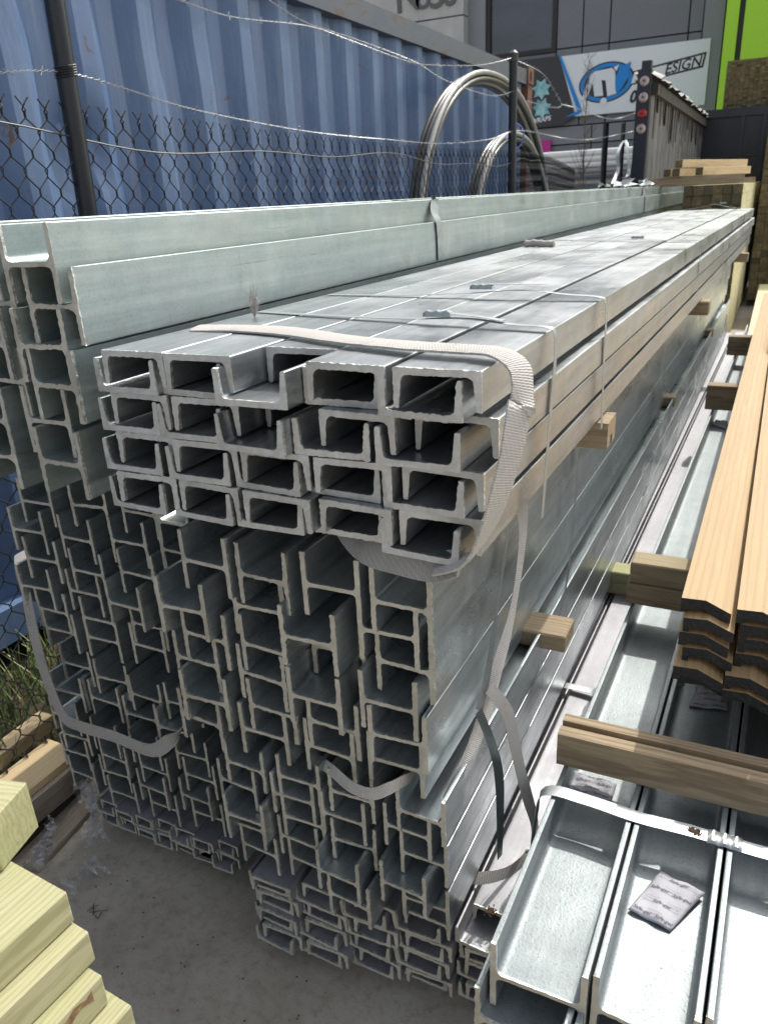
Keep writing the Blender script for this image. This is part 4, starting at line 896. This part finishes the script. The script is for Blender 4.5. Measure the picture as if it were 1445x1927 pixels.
# frayed yarn and rope piece on the channels
b = MB(); q = at(480, 598, 2, zA)
for i in range(26): b.tube([q, q + Vector((random.uniform(-.012, .012), random.uniform(-.01, .01), .03)), q + Vector((random.uniform(-.012, .016), random.uniform(-.01, .01), random.uniform(.045, .065)))], .0006, 3)
tag(b.build('frayed_yarn', WEB), 'frayed white yarn tuft standing on the sling', 'yarn')
b = MB(); p0 = at(985, 460, 2, zA + .012); p1 = at(1044, 459, 2, zA + .012); b.tube(spline([p0, p0.lerp(p1, .3) + Vector((0, .01, .004)), p0.lerp(p1, .7), p1], 5), [.006] + [.014 + .002 * math.sin(i * 2) for i in range(14)] + [.006], 8)
tag(b.build('rope_piece', WEB, sm=60), 'short pale piece of rope lying on the channels', 'rope')

# ------------------------------------------------------------------ gel sachets
def sachet(label, corners, z, with_text=True, seed=1):
    random.seed(seed); c = [Vector((x, y, 0)) for x, y in corners]; ctr = sum(c, Vector()) / 4; ctr.z = z
    root = tag(empty('gel_sachet', ctr), label, 'sachet', 'moisture absorber sachets')
    N = 14; vs = []
    def P(u, v): q = c[0].lerp(c[1], u).lerp(c[3].lerp(c[2], u), v); e = min(u, 1-u, v, 1-v); h = .0055 * min(1, e * 5) ** .6 + .0016 * math.sin(u * 11 + v * 7) + .012 * (v - .35) ** 2 + .004 * u * v; return Vector((q.x - ctr.x, q.y - ctr.y, h + .003))
    for i in range(N + 1):
        for j in range(N + 1): vs.append(P(i / N, j / N))
    b = MB(); b.add(vs, [(i*(N+1)+j, (i+1)*(N+1)+j, (i+1)*(N+1)+j+1, i*(N+1)+j+1) for i in range(N) for j in range(N)])
    pk = b.build('packet', PAPER, root, 60); s_ = pk.modifiers.new('t', 'SOLIDIFY'); s_.thickness = .0008; s_.offset = 0
    if with_text:
        ux = (c[1] - c[0]).normalized(); Lu = (c[1] - c[0]).length; Lv = (c[3] - c[0]).length
        def put(body, u, v, size, m_, bold=0):
            cu = bpy.data.curves.new('t', 'FONT'); cu.body = body; cu.size = size; cu.align_x = 'CENTER'; cu.align_y = 'CENTER'; cu.resolution_u = 2; cu.offset = bold; cu.shear = .15
            o = bpy.data.objects.new('t', cu); COL.objects.link(o); bpy.context.view_layer.update(); me = bpy.data.meshes.new_from_object(o.evaluated_get(bpy.context.evaluated_depsgraph_get())); bpy.data.objects.remove(o)
            ok = True
            for vx in me.vertices:   # text reads along the -v edge of the packet
                uu = u + vx.co.x / Lu; vv = v + vx.co.y / Lv; uu = min(max(uu, .03), .97); vv = min(max(vv, .03), .97); vx.co = P(uu, vv) + Vector((0, 0, .0013))
            bm = bmesh.new(); bm.from_mesh(me); bmesh.ops.dissolve_degenerate(bm, dist=1e-5, edges=bm.edges); bm.to_mesh(me); bm.free()
            link('printing', me, m_, root)
        for a, vv in enumerate((.1, .37, .64, .9)):
            for k_, uu in enumerate((.25, .75) if a % 2 == 0 else (.5,)): put('Safe-gel', uu, vv, .0098, INK, .0001)
            for k_, uu in enumerate((.25, .75) if a % 2 else (.5,)):
                put('MOISTURE ABSORBER', uu, vv + .075, .0026, INK2); put('DO NOT EAT', uu, vv + .02, .0038, INK2, .00005); put('THROW AWAY', uu, vv - .035, .0038, INK2, .00005)
    return root
cor = [at(1182, 1704, 2, .452), at(1262, 1739, 2, .458), at(1326, 1677, 2, .452), at(1240, 1634, 2, .452)]
sachet('white moisture absorber sachet lying in a right bundle beam, in front', [(p.x, p.y) for p in cor], .4375, True, 3)
cor = [at(1068, 1490, 2, .44), at(1150, 1508, 2, .44), at(1160, 1480, 2, .44), at(1080, 1455, 2, .44)]
sachet('white sachet half hidden under the grooved bearer', [(p.x, p.y) for p in cor], .4375, True, 5)
cor = [at(1295, 1330, 2, .44), at(1370, 1338, 2, .44), at(1360, 1300, 2, .44), at(1310, 1298, 2, .44)]
sachet('shaded sachet under the black ends of the cladding', [(p.x, p.y) for p in cor], .4375, True, 7)
cor = [at(1340, 800, 2, .44), at(1366, 808, 2, .44), at(1368, 795, 2, .44), at(1345, 792, 2, .44)]
sachet('far sachet in the beam beside the cladding', [(p.x, p.y) for p in cor], .4375, False, 9)

# ------------------------------------------------------------------ timber bottom left
random.seed(11)
GT = 'treated pine sleepers in the near corner'
ZS = .95; KS = (1.65 - ZS) / 1.15      # top of the stack
dirv = (at(125, 1676, 2, ZS) - at(0, 1790, 2, ZS)).normalized(); ang = math.atan2(dirv.y, dirv.x)
nrm = Vector((dirv.y, -dirv.x, 0))        # towards the right / camera side
def sleeper(label, px, py, ztop, L, w_, h, m=PINE, dang=0, g=GT):
    """its right-hand top end corner is seen at px, py"""
    p = at(px, py, 2, ztop); d = Vector((math.cos(ang + dang), math.sin(ang + dang), 0)); n_ = Vector((d.y, -d.x, 0))
    start = p - d * L - n_ * (w_ / 2); return plank('timber_sleeper', label, 'timber', L, w_, h, (start.x, start.y, ztop - h), (0, 0, ang + dang), m, g, bev=.0014)
sleeper('top treated pine board of the stack in the near left corner', 126, 1678, ZS, .7, .105, .045)
sleeper('second treated pine board in the near left corner', 167, 1753, ZS - .0465, .7, .125, .045, dang=-.02)
sl3 = sleeper('third treated pine board with a brown bark streak in the near left corner', 192, 1835, ZS - .093, .7, .125, .045, dang=.01)
b = MB(); pl_ = []
for i in range(19): pl_.append((.54 + i * .008, .020 + .006 * math.sin(i * .9) + .0015 * i * .35 - .004))
for i in range(18, -1, -1): pl_.append((.54 + i * .008, .030 + .004 * math.sin(i * 1.7 + 1) + .0015 * i * .35))
b.prism(pl_, -.0628, -.0618); b.build('bark_streak', BARK, sl3)
sleeper('fourth treated pine board sticking out of the near corner stack', 248, 1892, ZS - .1395, .7, .14, .045)
WN = ['five', 'six', 'seven', 'eight', 'nine', 'ten', 'eleven', 'twelve', 'thirteen', 'fourteen', 'fifteen', 'sixteen', 'seventeen', 'eighteen', 'nineteen', 'twenty', 'twenty-one', 'twenty-two']
pb = at(246, 1905, 2, ZS - .186)
for i_ in range(17):
    zt_ = ZS - .186 - i_ * .0465
    if zt_ < .05: break
    dd = Vector((math.cos(ang), math.sin(ang), 0)); n_ = Vector((dd.y, -dd.x, 0)); st = pb - dd * (.7 + random.uniform(0, .02)) - n_ * (.07 + random.uniform(0, .01))
    plank('timber_sleeper', 'treated pine board, %s from the top of the near corner stack' % WN[i_], 'timber', .7, .14, .045, (st.x, st.y, zt_ - .045), (0, 0, ang), PINE, GT)
p = at(50, 1560, 2, ZS + .02)
plank('timber_sleeper', 'green-tinged pine post end at the left picture edge', 'timber', .6, .07, .07, (p.x - .6 * .97, p.y - .155, ZS + .0015), (0, 0, .24), PINE, GT)
# plank pile by the grass
GPn = 'planks by the grass'
d2 = (at(95, 1395, 2, .14) - at(0, 1468, 2, .14)); a2 = math.atan2(d2.y, d2.x)
def gpl(label, px, py, zt_, L, w_, h, m, da=0):
    p = at(px, py, 2, zt_); a = a2 + da; d = Vector((math.cos(a), math.sin(a), 0)); n_ = Vector((d.y, -d.x, 0)); st = p - d * L - n_ * (w_ / 2)
    return plank('plank', label, 'plank', L, w_, h, (st.x, st.y, zt_ - h), (0, 0, a), m, GPn)
gpl('pale top plank of the pile beside the grass', 150, 1410, .17, 1.3, .13, .025, PLANK)
gpl('narrow pale plank lying against the grass behind the pile', 100, 1345, .16, 1.3, .06, .05, PLANK, .03)
gpl('weathered grey plank second in the pile beside the grass', 158, 1428, .143, 1.3, .17, .034, GREYW)
gpl('weathered grey plank third in the pile beside the grass', 160, 1440, .106, 1.3, .18, .034, GREYW, .01)
gpl('weathered grey plank at the bottom of the pile beside the grass', 165, 1452, .069, 1.3, .19, .034, GREYW, -.01)
gpl('floor batten under the plank pile', 165, 1452, .032, 1.3, .1, .03, GREYW, -.01)
# pale batten on the floor among the plastic wrap
# plastic wrap
def wrap(label, P0, P1, width, h, seed):
    random.seed(seed); b = MB(); n1_, n2_ = 46, 16; vs = []; ph = [random.uniform(0, 6.28) for _ in range(8)]
    for i in range(n1_ + 1):
        for j in range(n2_ + 1):
            u = i / n1_; v = j / n2_ - .5; p = P0.lerp(P1, u); d = (P1 - P0).normalized(); s_ = Vector((-d.y, d.x, 0))
            ww = width * (.55 + .45 * math.sin(u * 5 + ph[0])); z = h * (abs(math.sin(u * 13 + v * 7 + ph[1])) * .45 + abs(math.sin(v * 11 + u * 9 + ph[2])) * .4 + abs(math.sin(u * 29 - v * 13 + ph[3])) * .25) * (1 - 1.2 * v * v)
            vs.append(p + s_ * (v * ww + .012 * math.sin(u * 31 + ph[4])) + Vector((0, 0, z + .004)))
    b.add(vs, [(i*(n2_+1)+j, (i+1)*(n2_+1)+j, (i+1)*(n2_+1)+j+1, i*(n2_+1)+j+1) for i in range(n1_) for j in range(n2_)])
    o = b.build('plastic_wrap', FILM); tag(o, label, 'plastic wrap', 'crumpled plastic wrap on the floor'); return o
wrap('crumpled clear plastic wrap hanging by the corner of the left pile', at(190, 1500, 2, .1), at(185, 1610, 2, .0), .16, .10, 3)
wrap('strip of crumpled clear plastic wrap on the floor near the sleepers', at(195, 1640, 2, .0), at(130, 1690, 2, .0), .1, .05, 4)
wrap('thin twist of clear plastic wrap on the floor by the plank pile', at(105, 1560, 2, .02), at(75, 1650, 2, .0), .06, .05, 5)
plank('batten', 'pale worn batten lying on the floor by the plastic wrap', 'timber', .62, .05, .02, (at(60, 1640, 2, 0).x, at(60, 1640, 2, 0).y, .001), (0, 0, a2 + .12), GREYW)
# a few fallen twigs
b = MB(); q = at(180, 1716, 2, 0)
for i in range(6): b.tube([q + Vector((random.uniform(-.02, .02), random.uniform(-.015, .015), .003)), q + Vector((random.uniform(-.02, .03), random.uniform(-.02, .02), .004))], .0012, 4)
tag(b.build('twig_scraps', TWIG), 'few thin brown twig scraps on the concrete floor', 'twigs', kind='stuff')

b = MB()
for i in range(420):
    x = random.uniform(-1.6, -.35); y = random.uniform(.35, 1.05); s_ = random.choice((.0008, .0012, .0012, .002, .0035)); a = random.uniform(0, 6.28)
    c, d_ = math.cos(a) * s_, math.sin(a) * s_; h = s_ * random.uniform(.4, 1.0)
    b.add([(x - c, y - d_, .0005), (x + d_, y - c, .0005), (x + c, y + d_, .0005), (x - d_ * .7, y + c * .6, .0005), (x, y, h)], [(0, 1, 4), (1, 2, 4), (2, 3, 4), (3, 0, 4)])
tag(b.build('floor_grit', TWIG), 'grit and crumbs scattered over the concrete floor', 'grit', kind='stuff')
